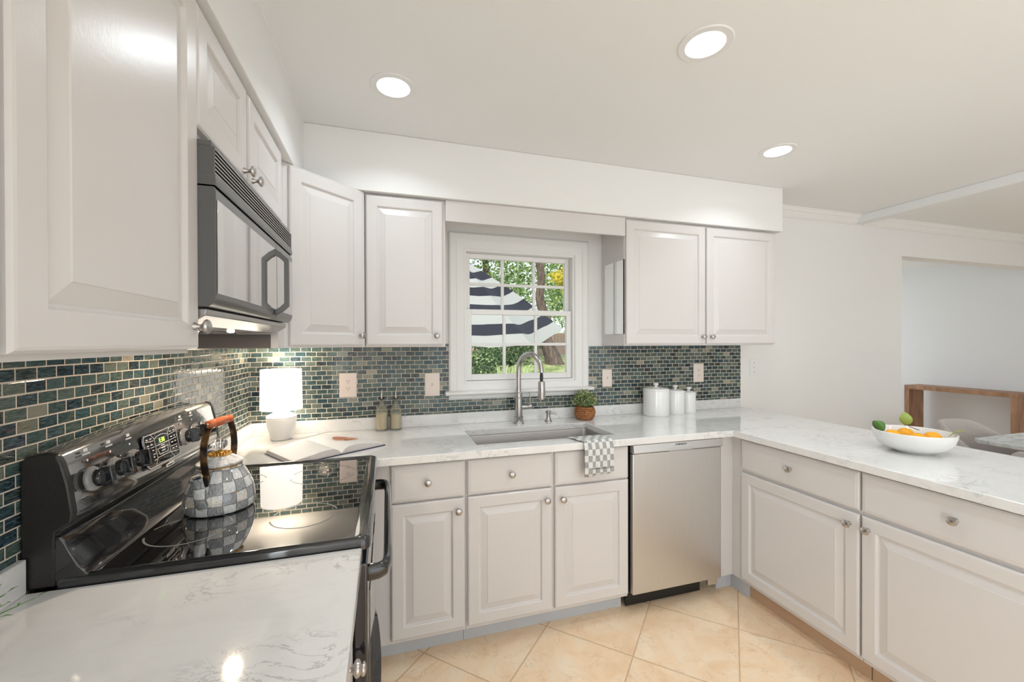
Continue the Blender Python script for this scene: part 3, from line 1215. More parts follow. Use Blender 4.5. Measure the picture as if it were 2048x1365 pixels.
sd = thing('soap_dispenser', 'small brushed nickel soap dispenser beside the faucet', 'soap dispenser', (1.640, -.095, CT1))
bm = B()
lathe(bm, [(0, 0), (.023, 0), (.023, .004), (.018, .008), (.014, .016), (.0125, .030), (.0125, .050), (.016, .052), (.0175, .058), (.0165, .063), (0, .065)], (1.640, -.095, CT1), 30)
obj('body', bm, 'nickel', sd)
bm = B()
tube(bm, [(1.650, -.100, CT1 + .052), (1.674, -.112, CT1 + .050), (1.690, -.120, CT1 + .045)], [.007, .006, .005], 14)
obj('nozzle', bm, 'nickel', sd)

# ================================================================ RANGE
YN, YFa = -1.4155, -.6555
rg = thing('range', 'freestanding black electric range with glass cooktop and back control panel', 'stove', (.33, -1.035, 0))
bm = B()
box(bm, .024, .612, YN + .002, YFa - .002, .10, .905)
obj('body', bm, 'blacktex', rg, bev=.003)
bm = B()
box(bm, .05, .57, YN + .03, YFa - .03, 0, .10)
obj('plinth', bm, 'black', rg)
# cooktop frame with rounded corners, raised rim, recessed glass
bm = B()
o1 = rrect(.052, .652, YN, YFa, .022, 6)


def loop(bm, pts, z):
    return [bm.verts.new((p[0], p[1], z)) for p in pts]


prof = [(0.0, .906), (0.0, .926), (.003, .933), (.009, .936), (.016, .935), (.022, .930), (.026, .9285)]
prev = None
for ins, z in prof:
    k = 1.35 if ins > 0 else 1
    cur = loop(bm, rrect(.052 + ins, .652 - ins * 1.5, YN + ins * .75, YFa - ins * .75, max(.022 - ins * .4, .008), 6), z)
    if prev:
        for i in range(len(cur)):
            j = (i + 1) % len(cur)
            bm.faces.new((prev[i], prev[j], cur[j], cur[i]))
    else:
        bm.faces.new(list(reversed(cur)))
    prev = cur
obj('cooktop_frame', bm, 'enamel', rg, sharpdeg=50)
bm = B()
gl_ = rrect(.076, .6135, YN + .0185, YFa - .0185, .012, 6)
prism(bm, gl_, lambda p, t: (p[0], p[1], t), .9225, .9292)
ct = obj('glass_top', bm, 'ceran', rg)


def arc_mark(cx, cy, r, a0, a1, w=.0022):
    bm = B()
    n = max(8, int(abs(a1 - a0) / 6))
    pa, pb = None, None
    for k in range(n + 1):
        a = R(a0 + (a1 - a0) * k / n)
        u = bm.verts.new((cx + (r - w) * math.cos(a), cy + (r - w) * math.sin(a), .92945))
        v = bm.verts.new((cx + (r + w) * math.cos(a), cy + (r + w) * math.sin(a), .92945))
        if pa:
            bm.faces.new((pa, u, v, pb))
        pa, pb = u, v
    o = obj('burner_ring', bm, 'ringmark', ct, smooth=False)


for cx, cy, r in ((.215, -1.225, .088), (.215, -.850, .075), (.475, -1.215, .082), (.475, -.850, .105)):
    arc_mark(cx, cy, r, 15, 165)
    arc_mark(cx, cy, r, 195, 345)
# rise at the back of the cooktop
bm = B()
pf = [(.060, .925), (.122, .930), (.112, .936), (.098, .955), (.084, .985), (.074, 1.010), (.069, 1.016), (.060, 1.017)]
prism(bm, pf, lambda p, t: (p[0], t, p[1]), YN + .002, YFa - .002)
obj('back_slope', bm, 'enamel', rg, bev=.004, seg=3, sharpdeg=40)
# backguard: side caps and panel
bm = B()
pf = [(.010, .917), (.062, .917), (.062, 1.024), (.088, 1.040), (.091, 1.060), (.083, 1.120), (.074, 1.160), (.066, 1.178), (.050, 1.184), (.018, 1.178), (.010, 1.165)]
for a, b in ((YN + .001, YN + .018), (YFa - .018, YFa - .001)):
    bm = B()
    prism(bm, pf, lambda p, t: (p[0], t, p[1]), a, b)
    obj('end_cap', bm, 'blacktex', rg, bev=.004, seg=3)
bm = B()
n = 24
y_a, y_b = YN + .016, YFa - .016
pfc = [(.012, .935), (.060, .935), (.060, 1.026), (.086, 1.040), (.089, 1.052), (.0885, 1.062), (.080, 1.120), (.070, 1.164), (.0635, 1.176), (.050, 1.183), (.020, 1.180), (.012, 1.170)]
prev = None
for k in range(n + 1):
    t = k / n
    yy = y_a + (y_b - y_a) * t
    bul = 1 - (2 * t - 1) ** 2
    cur = [bm.verts.new((px + (.006 * bul if px > .06 and pz > 1.03 else 0), yy, pz + (.012 * bul if pz > 1.1 else 0))) for px, pz in pfc]
    if prev:
        for i in range(len(cur)):
            j = (i + 1) % len(cur)
            bm.faces.new((prev[i], prev[j], cur[j], cur[i]))
    else:
        bm.faces.new(cur)
    prev = cur
bm.faces.new(list(reversed(prev)))
bg = obj('backguard', bm, 'panel', rg, sharpdeg=40)
# panel local frame: point on the face, tilted
p_lo, p_hi = Vector((.0925, 0, 1.062)), Vector((.0745, 0, 1.172))
upv = (p_hi - p_lo).normalized()
outv = Vector((upv.z, 0, -upv.x)).normalized()
ROT_P = Matrix(((0, upv.x, outv.x), (1, 0, 0), (0, upv.z, outv.z)))      # text x -> +Y, y -> up, z -> out


def onp(y, h, d=0.0):
    """point on the control face: y along wall, h height above lower edge, d outward"""
    t = (y - y_a) / (y_b - y_a)
    bul = 1 - (2 * t - 1) ** 2
    return Vector((0, y, 0)) + p_lo + upv * h + outv * (d + .0062 * bul)


for ky in (-1.352, -1.280, -1.208, -.945, -.870, -.795):
    bm = B()
    c = onp(ky, .048, .001)
    fr_ = Matrix(((0, upv.x, outv.x, c.x), (1, 0, 0, c.y), (0, upv.z, outv.z, c.z), (0, 0, 0, 1)))
    lathe(bm, [(0, 0), (.026, 0), (.0265, .004), (.024, .008), (.018, .010), (0, .010)], (0, 0, 0), 32)
    bm.transform(fr_)
    skirt = obj('knob', bm, 'clear', bg)
    bm = B()
    lathe(bm, [(0, .010), (.0185, .0102), (.0195, .014), (.0185, .022), (.017, .024), (0, .024)], (0, 0, 0), 28)
    box(bm, -.0075, .0075, -.021, .021, .020, .040)
    bm.transform(fr_)
    obj('knob_grip', bm, 'enamel', skirt, bev=.002)
    bm = B()
    q = onp(ky, .089, .0006)
    lathe(bm, [(0, 0), (.0027, 0), (.0027, .0005), (0, .0005)], (0, 0, 0), 12)
    bm.transform(Matrix(((0, upv.x, outv.x, q.x), (1, 0, 0, q.y), (0, upv.z, outv.z, q.z), (0, 0, 0, 1))))
    q2 = onp(ky, .103, .0008)
    b2 = B()
    for k in range(5):
        box(b2, -.012 + k * .005, -.0085 + k * .005, -.0018, .0018, 0, .0004)
    box(b2, -.006, -.0005, .005, .012, 0, .0004)
    box(b2, .0005, .006, .005, .012, 0, .0004)
    b2.transform(Matrix(((0, upv.x, outv.x, q2.x), (1, 0, 0, q2.y), (0, upv.z, outv.z, q2.z), (0, 0, 0, 1))))
    me = bpy.data.meshes.new('x')
    b2.to_mesh(me)
    b2.free()
    bm.from_mesh(me)
    bpy.data.meshes.remove(me)
    obj('knob_marking', bm, 'white_print', bg, smooth=False)
# display
bm = B()
c = onp(-1.075, .050, .0008)
frd = Matrix(((0, upv.x, outv.x, c.x), (1, 0, 0, c.y), (0, upv.z, outv.z, c.z), (0, 0, 0, 1)))
prism(bm, rrect(-.088, .088, -.046, .046, .012, 5), lambda p, t: (p[0], p[1], t), 0, .003)
bm.transform(frd)
dp = obj('display_panel', bm, 'ceran', bg, bev=.001)
bm = B()


def line2(bm, pts, w=.0007, z=.0034):
    for (ax_, ay_), (bx_, by_) in zip(pts, pts[1:]):
        dx_, dy_ = bx_ - ax_, by_ - ay_
        L = math.hypot(dx_, dy_) or 1
        nx_, ny_ = -dy_ / L * w, dx_ / L * w
        vs = [bm.verts.new((px, py, z)) for px, py in ((ax_ + nx_, ay_ + ny_), (bx_ + nx_, by_ + ny_), (bx_ - nx_, by_ - ny_), (ax_ - nx_, ay_ - ny_))]
        bm.faces.new(vs)


oc = rrect(-.085, .085, -.043, .043, .010, 4)
line2(bm, oc + [oc[0]])
line2(bm, [(-.05, .043), (-.035, .028), (-.02, .032), (.0, .034), (.02, .032), (.035, .028), (.05, .043)])
line2(bm, [(-.05, -.043), (-.035, -.024), (.035, -.024), (.05, -.043)])
line2(bm, [(-.035, .028), (-.035, -.024)])
line2(bm, [(.035, .028), (.035, -.024)])
line2(bm, [(-.035, .008), (.035, .008)])
line2(bm, [(-.028, -.002), (.028, -.002), (.022, -.018), (-.022, -.018), (-.028, -.002)])
for sx in (-1, 1):
    for yy in (-.026, -.010, .008, .024):
        line2(bm, [(sx * .040, yy), (sx * .078, yy * 1.15)])
    for yy in (-.018, 0, .016, .032):
        box(bm, sx * .052 - .005, sx * .052 + .005, yy - .0012, yy + .0012, .003, .0035)
        box(bm, sx * .070 - .004, sx * .070 + .004, yy - .0012, yy + .0012, .003, .0035)
for k in range(3):
    box(bm, -.008, .010, .002 - k * .007, .0045 - k * .007, .003, .0035)
bm.transform(frd)
obj('display_marking', bm, 'white_print', dp, smooth=False)
q = onp(-1.075, .050 + .018, .0045)
text_mesh('clock_digits', '1:38', .017, q, ROT_P, 'green_led', dp)
q = onp(-1.045, -.012, .0012)
bm = B()
c2 = onp(-1.05, -.0075, .0005)
box(bm, -.020, .020, -.0045, .0045, 0, .001)
bm.transform(Matrix(((0, upv.x, outv.x, c2.x), (1, 0, 0, c2.y), (0, upv.z, outv.z, c2.z), (0, 0, 0, 1))))
bp_ = obj('brand_plate', bm, 'white_print', bg)
text_mesh('lettering', 'Kenmore', .0085, onp(-1.05, -.0075, .0018), ROT_P, 'dark_print', bp_)
# front: vent strip, oven door, drawer
bm = B()
box(bm, .6125, .634, YN + .003, YFa - .003, .875, .905)
obj('front_trim', bm, 'enamel', rg, bev=.003)
bm = B()
box(bm, .6125, .645, YN + .003, YFa - .003, .355, .872)
od = obj('oven_door', bm, 'enamel', rg, bev=.005, seg=3)
bm = B()
box(bm, .6452, .6470, YN + .12, YFa - .12, .45, .74)
obj('oven_window', bm, 'ceran', od)
bm = B()
yh0, yh1 = -1.372, -.700
zc_ = .826
pts = [(.645, yh0 + .004, zc_), (.668, yh0 + .005, zc_), (.682, yh0 + .014, zc_), (.690, yh0 + .035, zc_ + .001), (.6925, yh0 + .07, zc_ + .002)]
pts += [(.693, yh0 + .07 + (yh1 - yh0 - .14) * k / 10, zc_ + .002) for k in range(1, 10)]
pts += [(.6925, yh1 - .07, zc_ + .002), (.690, yh1 - .035, zc_ + .001), (.682, yh1 - .014, zc_), (.668, yh1 - .005, zc_), (.645, yh1 - .004, zc_)]
tube(bm, pts, 1, 18, flat=(.021, .0125))
obj('handle', bm, 'enamel', od)
bm = B()
box(bm, .6125, .643, YN + .003, YFa - .003, .105, .350)
dr = obj('drawer', bm, 'enamel', rg, bev=.005, seg=3)
bm = B()
n = 20
prev = None
for k in range(n + 1):
    t = k / n
    yy = YN + .03 + (YFa - YN - .06) * t
    bl = math.sin(PI * t) ** .7 * .026
    cur = [bm.verts.new(p) for p in ((.6435, yy, .318), (.6440 + bl, yy, .312), (.6450 + bl, yy, .300), (.6435, yy, .285))]
    if prev:
        for i in range(4):
            j = (i + 1) % 4
            bm.faces.new((prev[i], prev[j], cur[j], cur[i]))
    prev = cur
obj('handle', bm, 'enamel', dr)

# ================================================================ MICROWAVE
YA, YZ = -1.4105, -.6565
mw = thing('microwave', 'black over-the-range microwave hung on the wall under the low cabinet', 'microwave', (.15, -1.03, 1.44))
bm = B()
box(bm, .010, .300, YA, YZ, 1.474, 1.840)
obj('body', bm, 'blacktex', mw, bev=.002)
bm = B()
ysm = -.900
box(bm, .3005, .336, YA, YZ, 1.742, 1.752)
box(bm, .3005, .336, YA, YA + .004, 1.752, 1.826)
box(bm, .3005, .336, YZ - .004, YZ, 1.752, 1.826)
box(bm, .3005, .330, YA, YZ, 1.826, 1.838)
gr_ = obj('vent_grille', bm, 'mwframe', mw, bev=.001)
bm = B()
box(bm, .3005, .312, YA + .004, YZ - .004, 1.752, 1.826)
obj('vent_recess', bm, 'black', gr_)
bm = B()
for k in range(7):
    z = 1.7685 + k * .0088
    box(bm, .312, .335, YA + .004, YZ - .004, z, z + .0030)
obj('vent_slat', bm, 'satin', gr_)
bm = B()
prism(bm, [(.3005, 1.742), (.337, 1.742), (.339, 1.748), (.337, 1.766), (.3005, 1.766)], lambda p, t: (p[0], t, p[1]), YA - .0005, YZ + .0005)
obj('vent_trim', bm, 'mwframe', gr_, bev=.001)
bm = B()     # door with bevelled frame, curved toe
pf = [(.3005, 1.478), (.322, 1.478), (.333, 1.486), (.338, 1.500), (.338, 1.728), (.334, 1.739), (.3005, 1.739)]
prism(bm, pf, lambda p, t: (p[0], t, p[1]), YA, ysm)
md = obj('door', bm, 'mwframe', mw, bev=.001, sharpdeg=50)
bm = B()
box(bm, .3382, .3398, YA + .004, ysm - .001, 1.507, 1.712)
obj('window', bm, 'mwglass', md, bev=.001)
bm = B()     # D handle: polygon bracket standing off the door
yh = -.912
pf = [(.3385, 1.712), (.3385, 1.690), (.352, 1.682), (.366, 1.668), (.366, 1.532), (.352, 1.517), (.3385, 1.509), (.3385, 1.487), (.360, 1.502), (.380, 1.522), (.380, 1.678), (.360, 1.698)]
prism(bm, pf, lambda p, t: (p[0], t, p[1]), yh - .012, yh + .006)
obj('handle', bm, 'mwframe', md, bev=.002)
bm = B()
prism(bm, [(a, b) for a, b in [(.3005, 1.478), (.322, 1.478), (.333, 1.486), (.338, 1.500), (.338, 1.728), (.334, 1.739), (.3005, 1.739)]], lambda p, t: (p[0], t, p[1]), ysm + .003, YZ)
mp = obj('control_panel', bm, 'mwframe', mw, bev=.001, sharpdeg=50)
bm = B()
box(bm, .3382, .3398, ysm + .005, YZ - .010, 1.507, 1.712)
obj('keypad', bm, 'mwglass', mp, bev=.001)
bm = B()     # sloped satin underside with lamp and filters
pf = [(.010, 1.4735), (.318, 1.4735), (.316, 1.460), (.296, 1.446), (.285, 1.438), (.20, 1.436), (.010, 1.434)]
prism(bm, pf, lambda p, t: (p[0], t, p[1]), YA + .004, YZ - .004)
un = obj('underside', bm, 'satin', mw, bev=.002)
bm = B()
for k in range(2):
    y0 = YA + .12 + k * .30
    for i in range(12):
        box(bm, .05 + i * .012, .056 + i * .012, y0, y0 + .2, 1.4305, 1.4335)
obj('grease_filter', bm, 'satin', un)
bm = B()
lathe(bm, [(0, 1.4305), (.008, 1.4315), (.010, 1.4345), (.010, 1.4358), (0, 1.4358)], (.236, -1.0, 0), 24)
obj('work_light', bm, 'hood_lens', un)
ld = bpy.data.lights.new('range_light', 'AREA')
ld.shape = 'DISK'
ld.size = .03
ld.energy = 1.1
ld.color = (1, .80, .60)
lo = bpy.data.objects.new('range_light', ld)
C.objects.link(lo)
lo.location = (.236, -1.0, 1.428)
lo.rotation_euler = (R(0), R(0), 0)

# ================================================================ KETTLE
KX, KY, KZ = .233, -1.082, .9295
kt = thing('kettle', 'grey and white checked enamel tea kettle on the cooktop', 'kettle', (KX, KY, KZ))
bm = B()
kp = [(0, .001), (.075, .001), (.082, .004), (.0855, .012), (.0865, .026), (.0850, .044), (.080, .064), (.0725, .084), (.064, .102), (.056, .115), (.0505, .122)]
lathe(bm, kp, (KX, KY, KZ), 64)
kb = obj('body', bm, 'check', kt)
bm = B()
lathe(bm, [(.0505, .122), (.0545, .125), (.0565, .128), (.0560, .1315), (.051, .135), (.042, .141), (.034, .147), (.026, .151), (.0, .153)], (KX, KY, KZ), 56)
kl = obj('lid', bm, 'lid', kt)
bm = B()
lathe(bm, [(.0515, .1215), (.0550, .1230), (.0555, .1255), (.0515, .1255)], (KX, KY, KZ), 48, close=True)
obj('lid_rim', bm, 'gold', kl)
bm = B()
for k in range(22):
    a = 2 * PI * k / 22
    bmesh.ops.create_icosphere(bm, subdivisions=1, radius=.0042, matrix=Matrix.Translation((KX + .0255 * math.cos(a), KY + .0255 * math.sin(a), KZ + .1535)))
for k in range(14):
    a = 2 * PI * (k + .5) / 14
    bmesh.ops.create_icosphere(bm, subdivisions=1, radius=.0036, matrix=Matrix.Translation((KX + .0165 * math.cos(a), KY + .0165 * math.sin(a), KZ + .1565)))
lathe(bm, [(0, .152), (.013, .154), (.011, .159), (.006, .163), (0, .164)], (KX, KY, KZ), 20)
obj('bead_ring', bm, 'gold', kl)
bm = B()
seg = 20
prof = [(0, .164), (.009, .166), (.0165, .173), (.019, .181), (.0175, .189), (.010, .195), (0, .196)]
rings = []
for r, z in prof:
    if r == 0:
        rings.append([bm.verts.new((KX, KY, KZ + z))])
    else:
        rings.append([bm.verts.new((KX + r * (1 if i % 2 else .86) * math.cos(2 * PI * i / seg), KY + r * (1 if i % 2 else .86) * math.sin(2 * PI * i / seg), KZ + z)) for i in range(seg)])
for A_, B_ in zip(rings, rings[1:]):
    for i in range(seg):
        j = (i + 1) % seg
        if len(A_) == 1:
            bm.faces.new((A_[0], B_[i], B_[j]))
        elif len(B_) == 1:
            bm.faces.new((A_[i], A_[j], B_[0]))
        else:
            bm.faces.new((A_[i], A_[j], B_[j], B_[i]))
obj('lid_knob', bm, 'crystal', kl, smooth=False)
SD = Vector((-.165, -.986, 0)).normalized()      # spout direction
def kpnt(r, z):
    return Vector((KX, KY, KZ)) + SD * r + Vector((0, 0, z))
bm = B()
sp = [kpnt(.066, .030), kpnt(.080, .044), kpnt(.091, .064), kpnt(.098, .088), kpnt(.104, .110), kpnt(.107, .118)]
tube(bm, sp, [.021, .019, .0155, .0128, .0118, .0140], 22, cap=False)
tube(bm, [kpnt(.107, .118), kpnt(.1068, .1175), kpnt(.103, .106)], [.0140, .0098, .0090], 22, cap=False)
ks = obj('spout', bm, 'check', kt)
bm = B()
tube(bm, [kpnt(.1048, .1115), kpnt(.1046, .1110)], [.0098, .0001], 18)
obj('spout_hole', bm, 'black', ks)
def strap(bm, sgn):
    P = [kpnt(sgn * .066, .098), kpnt(sgn * .067, .115), kpnt(sgn * .074, .140), kpnt(sgn * .077, .170), kpnt(sgn * .073, .200), kpnt(sgn * .060, .228), kpnt(sgn * .048, .240)]
    n = len(P)
    side = Vector((SD.y, -SD.x, 0))
    prev = None
    for i, p in enumerate(P):
        t = (P[min(i + 1, n - 1)] - P[max(i - 1, 0)]).normalized()
        nrm = t.cross(side).normalized()
        cur = [bm.verts.new(p + side * a + nrm * b) for a, b in ((-.009, -.0015), (.009, -.0015), (.009, .0015), (-.009, .0015))]
        if prev:
            for k in range(4):
                j = (k + 1) % 4
                bm.faces.new((prev[k], prev[j], cur[j], cur[k]))
        else:
            bm.faces.new(cur)
        prev = cur
    bm.faces.new(list(reversed(prev)))


bm = B()
gp = [kpnt(.058, .243), kpnt(.053, .244), kpnt(.038, .245), kpnt(.032, .245), kpnt(.026, .245), kpnt(0, .2455), kpnt(-.026, .245), kpnt(-.032, .245), kpnt(-.038, .245), kpnt(-.053, .244), kpnt(-.058, .243)]
tube(bm, gp, [.007, .0115, .0125, .0105, .0122, .0132, .0122, .0105, .0125, .0115, .007], 20)
kh = obj('grip', bm, 'grip', kt)
for sg in (1, -1):
    bm = B()
    strap(bm, sg)
    ksr = obj('handle_strap', bm, 'bronze', kt, bev=.0006, sharpdeg=50)
    bm = B()
    bmesh.ops.create_icosphere(bm, subdivisions=2, radius=.0075, matrix=Matrix.Translation(kpnt(sg * .060, .243)))
    obj('cap', bm, 'bronze', ksr)
    bm = B()
    p = kpnt(sg * .0690, .102)
    box(bm, p.x - .009, p.x + .009, p.y - .006, p.y + .006, p.z - .020, p.z + .010)
    obj('bracket', bm, 'bronze', ksr, bev=.001)

# ================================================================ TABLE LAMP
LX, LY = .182, -.1235
lp = thing('table_lamp', 'small lit table lamp with white drum shade in the worktop corner', 'lamp', (LX, LY, CT1))
bm = B()
lathe(bm, [(0, 0), (.043, 0), (.047, .003), (.055, .030), (.063, .060), (.067, .085), (.0685, .100), (.069, .108), (.0665, .1085), (.0665, .113), (.069, .1135), (.069, .117), (.060, .124), (.040, .133), (.022, .138), (.020, .150), (.0, .151)], (LX, LY, CT1), 56)
obj('base', bm, 'lampbase', lp)
bm = B()
lathe(bm, [(.0955, .152), (.0925, .352), (.0910, .352), (.0940, .152)], (LX, LY, CT1), 64, close=True)
sh = obj('lamp_shade', bm, 'shade', lp)
bm = B()
lathe(bm, [(0, .150), (.010, .150), (.010, .190), (.022, .205), (.030, .230), (.028, .252), (.014, .268), (0, .270)], (LX, LY, CT1), 24)
obj('bulb', bm, simple('bulb_glow', (1, 1, 1), .5, emi=(1, .88, .72), emis=18).m, lp)
pl = bpy.data.lights.new('lamp_glow', 'POINT')
pl.energy = .8
pl.color = (1, .87, .70)
pl.shadow_soft_size = .035
po = bpy.data.objects.new('lamp_glow', pl)
C.objects.link(po)
po.location = (LX, LY, CT1 + .30)
bm = B()
tube(bm, [(LX + .042, LY - .01, CT1 + .004), (LX + .075, LY - .03, CT1 + .003), (LX + .110, LY - .015, CT1 + .003), (LX + .16, LY + .05, CT1 + .003), (LX + .19, LY + .098, CT1 + .003)], .0022, 8)
obj('cord', bm, 'white_plastic', lp)

# ================================================================ BOTTLES
def bottle(x, y, label, lvl, txt=False):
    b_ = thing('glass_bottle', label, 'bottle', (x, y, CT1), 'oil bottles on the worktop')
    bm = B()
    lathe(bm, [(0, .0005), (.030, .0005), (.0325, .004), (.0325, .110), (.031, .118), (.020, .132), (.0135, .140), (.0125, .150), (.0130, .158), (.0165, .166), (.0200, .172), (.0185, .173), (.0110, .160), (.0105, .150), (.0115, .140), (.018, .131), (.0285, .117), (.030, .109), (.030, .008), (0, .006)], (x, y, CT1), 40)
    gb = obj('bottle_glass', bm, 'amber', b_)
    bm = B()
    lathe(bm, [(0, .0068), (.0290, .0085), (.0290, lvl - .004), (.027, lvl), (0, lvl)], (x, y, CT1), 32)
    obj('contents', bm, 'salt', b_)
    bm = B()
    lathe(bm, [(0, .150), (.0095, .150), (.0100, .166), (.0150, .173), (.0150, .176), (0, .176)], (x, y, CT1), 24)
    st_ = obj('stopper', bm, 'black', b_)
    bm = B()
    tube(bm, [(x, y, CT1 + .176), (x, y, CT1 + .200), (x + .002, y - .002, CT1 + .222)], [.0045, .0038, .0028], 10)
    obj('pourer', bm, 'nickel', st_)
    if txt:
        text_mesh('lettering', 'VINEGAR', .0105, (x + .002, y - .0330, CT1 + .112), ROT_BACK, 'dark_print', gb, sx=.9)


bottle(.664, -.0560, 'ribbed clear bottle of coarse salt with pourer, closer to the lamp', .096)
bottle(.739, -.0560, 'ribbed clear bottle with dark lettering, on the window side of its twin', .086, True)

# ================================================================ BOOK
bk = thing('open_book', 'open cookbook lying on the worktop behind the cooktop', 'book', (.470, -.44, CT1))
WD = Vector((math.cos(R(33)), math.sin(R(33)), 0))
HD = Vector((-math.sin(R(33)), math.cos(R(33)), 0))
SP = Vector((.503, -.532, 0))


def bp3(w, h, z):
    return SP + WD * w + HD * h + Vector((0, 0, CT1 + z))


HB = .268
bm = B()
cv_pts = [(-.210, .0008), (-.210, .0036), (-.012, .0036), (0, .0056), (.012, .0036), (.214, .0036), (.214, .0008), (.012, .0008), (-.012, .0008)]
prism(bm, cv_pts, lambda p, t: bp3(p[0], t, p[1]), -.004, HB + .004)
obj('cover', bm, 'cover', bk)
for sg, tk in ((-1, .020), (1, .013)):
    top = [(.0, .0060), (.006, .013), (.018, .024), (.036, .0310), (.060, .0325), (.090, .0300), (.125, .024), (.165, .016 + tk * .15), (.200, .010 + tk * .25)]
    pts = [(sg * a, b) for a, b in top] + [(sg * .206, .0040), (sg * .006, .0040)]
    bm = B()
    prism(bm, pts, lambda p, t: bp3(p[0], t, p[1]), 0, HB)
    obj('page_block', bm, 'pages', bk, sharpdeg=50)
    bm = B()
    prev = None
    tp_ = [(sg * a, b + .0006) for a, b in top]
    for p in tp_:
        cur = [bm.verts.new(bp3(p[0], 0, p[1])), bm.verts.new(bp3(p[0], HB, p[1]))]
        if prev:
            bm.faces.new((prev[0], cur[0], cur[1], prev[1]))
        prev = cur
    pg = obj('page', bm, 'paper', bk, sharpdeg=60)
    if sg == 1:
        bm = B()
        prev = None
        seqs = [(.045, .0331), (.060, .0331), (.075, .0318), (.090, .0306), (.125, .0246), (.160, .0190)]
        for k, (a, b) in enumerate(seqs):
            e0 = .150 - .05 * math.sin(PI * (k + .5) / 6)
            e1 = .150 + .075 * math.sin(PI * (k + .5) / 6)
            cur = [bm.verts.new(bp3(a, e0, b + .0008)), bm.verts.new(bp3(a, e1, b + .0008))]
            if prev:
                bm.faces.new((prev[0], cur[0], cur[1], prev[1]))
            prev = cur
        obj('illustration', bm, 'picture', pg, sharpdeg=60)

# ================================================================ TOWEL
bm = B()
uvl = bm.loops.layers.uv.new('UVMap')
path = [(-.575, .9165, 0), (-.600, .9175, .025), (-.640, .9180, .065), (-.6505, .9165, .078), (-.6555, .909, .088), (-.6570, .890, .107), (-.6580, .860, .137), (-.6590, .830, .167), (-.6600, .800, .197), (-.6600, .770, .227), (-.6590, .752, .245)]
path = [(-.545, .9162, -.03)] + path
nx = 26
grid = []
for i in range(nx + 1):
    t = i / nx
    col_ = []
    for k, (py, pz, s) in enumerate(path):
        hang = max(0, s - .09)
        px = 1.598 + .156 * t + (.5 - t) * -.02 * (hang > 0) * min(1, hang * 8) * 0
        if s < .07:
            px = 1.590 + .172 * t - (.07 - s) * .25 * (1 - t)
        fold = .0035 * math.sin(t * PI * 7 + .6) * min(1, .4 + hang * 8)
        bottom = 0
        if k == len(path) - 1:
            bottom = -.003 * math.sin(t * PI * 3) + .012 * t
        if s >= .09:
            col_.append((px, py - .004 + fold - .003, pz + bottom, t, s))
        else:
            col_.append((px, py, pz + abs(fold) * .6 + .001, t, s))
    grid.append(col_)
vv = [[bm.verts.new(p[:3]) for p in c] for c in grid]
for i in range(nx):
    for k in range(len(path) - 1):
        f = bm.faces.new((vv[i][k], vv[i + 1][k], vv[i + 1][k + 1], vv[i][k + 1]))
        for l, (a, b) in zip(f.loops, ((i, k), (i + 1, k), (i + 1, k + 1), (i, k + 1))):
            l[uvl].uv = (grid[a][b][3], grid[a][b][4] / .0290)
tw = obj('kitchen_towel', bm, 'towel', at=(1.67, -.64, .90), sharpdeg=80)
sm = tw.modifiers.new('cloth', 'SOLIDIFY')
sm.thickness = .0035
sm.offset = 1
tag(tw, 'grey and white checked kitchen towel hanging over the worktop edge by the sink', 'towel')
text_mesh('lettering', 'MACKENZIE-CHILDS', .0105, (1.688, -.6735, .789), ROT_BACK, 'dark_print', tw, sx=1.05)

# ================================================================ PLANT IN BASKET
random.seed(4)
PX, PY = 1.886, -.100
pt = thing('potted_plant', 'small leafy green plant in a round woven basket behind the sink corner', 'plant', (PX, PY, CT1))
bm = B()
prof = [(0, 0), (.044, 0), (.048, .003)]
nr = 6
for k in range(nr):
    z0 = .006 + k * .0125
    rr = .064 - .018 * (abs(z0 + .006 - .045) / .045) ** 1.6
    for a in (0, .25, .5, .75):
        prof.append((rr + .0035 * math.sin(PI * a), z0 + .0125 * a))
prof += [(.055, .081), (.050, .079), (.047, .060), (0, .058)]
lathe(bm, prof, (PX, PY, CT1), 48)
for v in bm.verts:
    a = math.atan2(v.co.y - PY, v.co.x - PX)
    rr = math.hypot(v.co.x - PX, v.co.y - PY)
    kk = int((v.co.z - CT1) / .0125)
    if rr > .05:
        s = 1 + .025 * math.sin(a * 12 + kk * PI)
        v.co.x = PX + (v.co.x - PX) * s
        v.co.y = PY + (v.co.y - PY) * s
obj('basket', bm, 'basket', pt, sharpdeg=60)


def leaf(bm, p, d, up, L, w):
    d = d.normalized()
    sd_ = d.cross(up)
    if sd_.length < 1e-4:
        sd_ = Vector((1, 0, 0))
    sd_.normalize()
    n_ = sd_.cross(d)
    a = bm.verts.new(p)
    b = bm.verts.new(p + d * L * .5 + sd_ * w + n_ * L * .12)
    c = bm.verts.new(p + d * L)
    e = bm.verts.new(p + d * L * .5 - sd_ * w + n_ * L * .12)
    bm.faces.new((a, b, c, e))


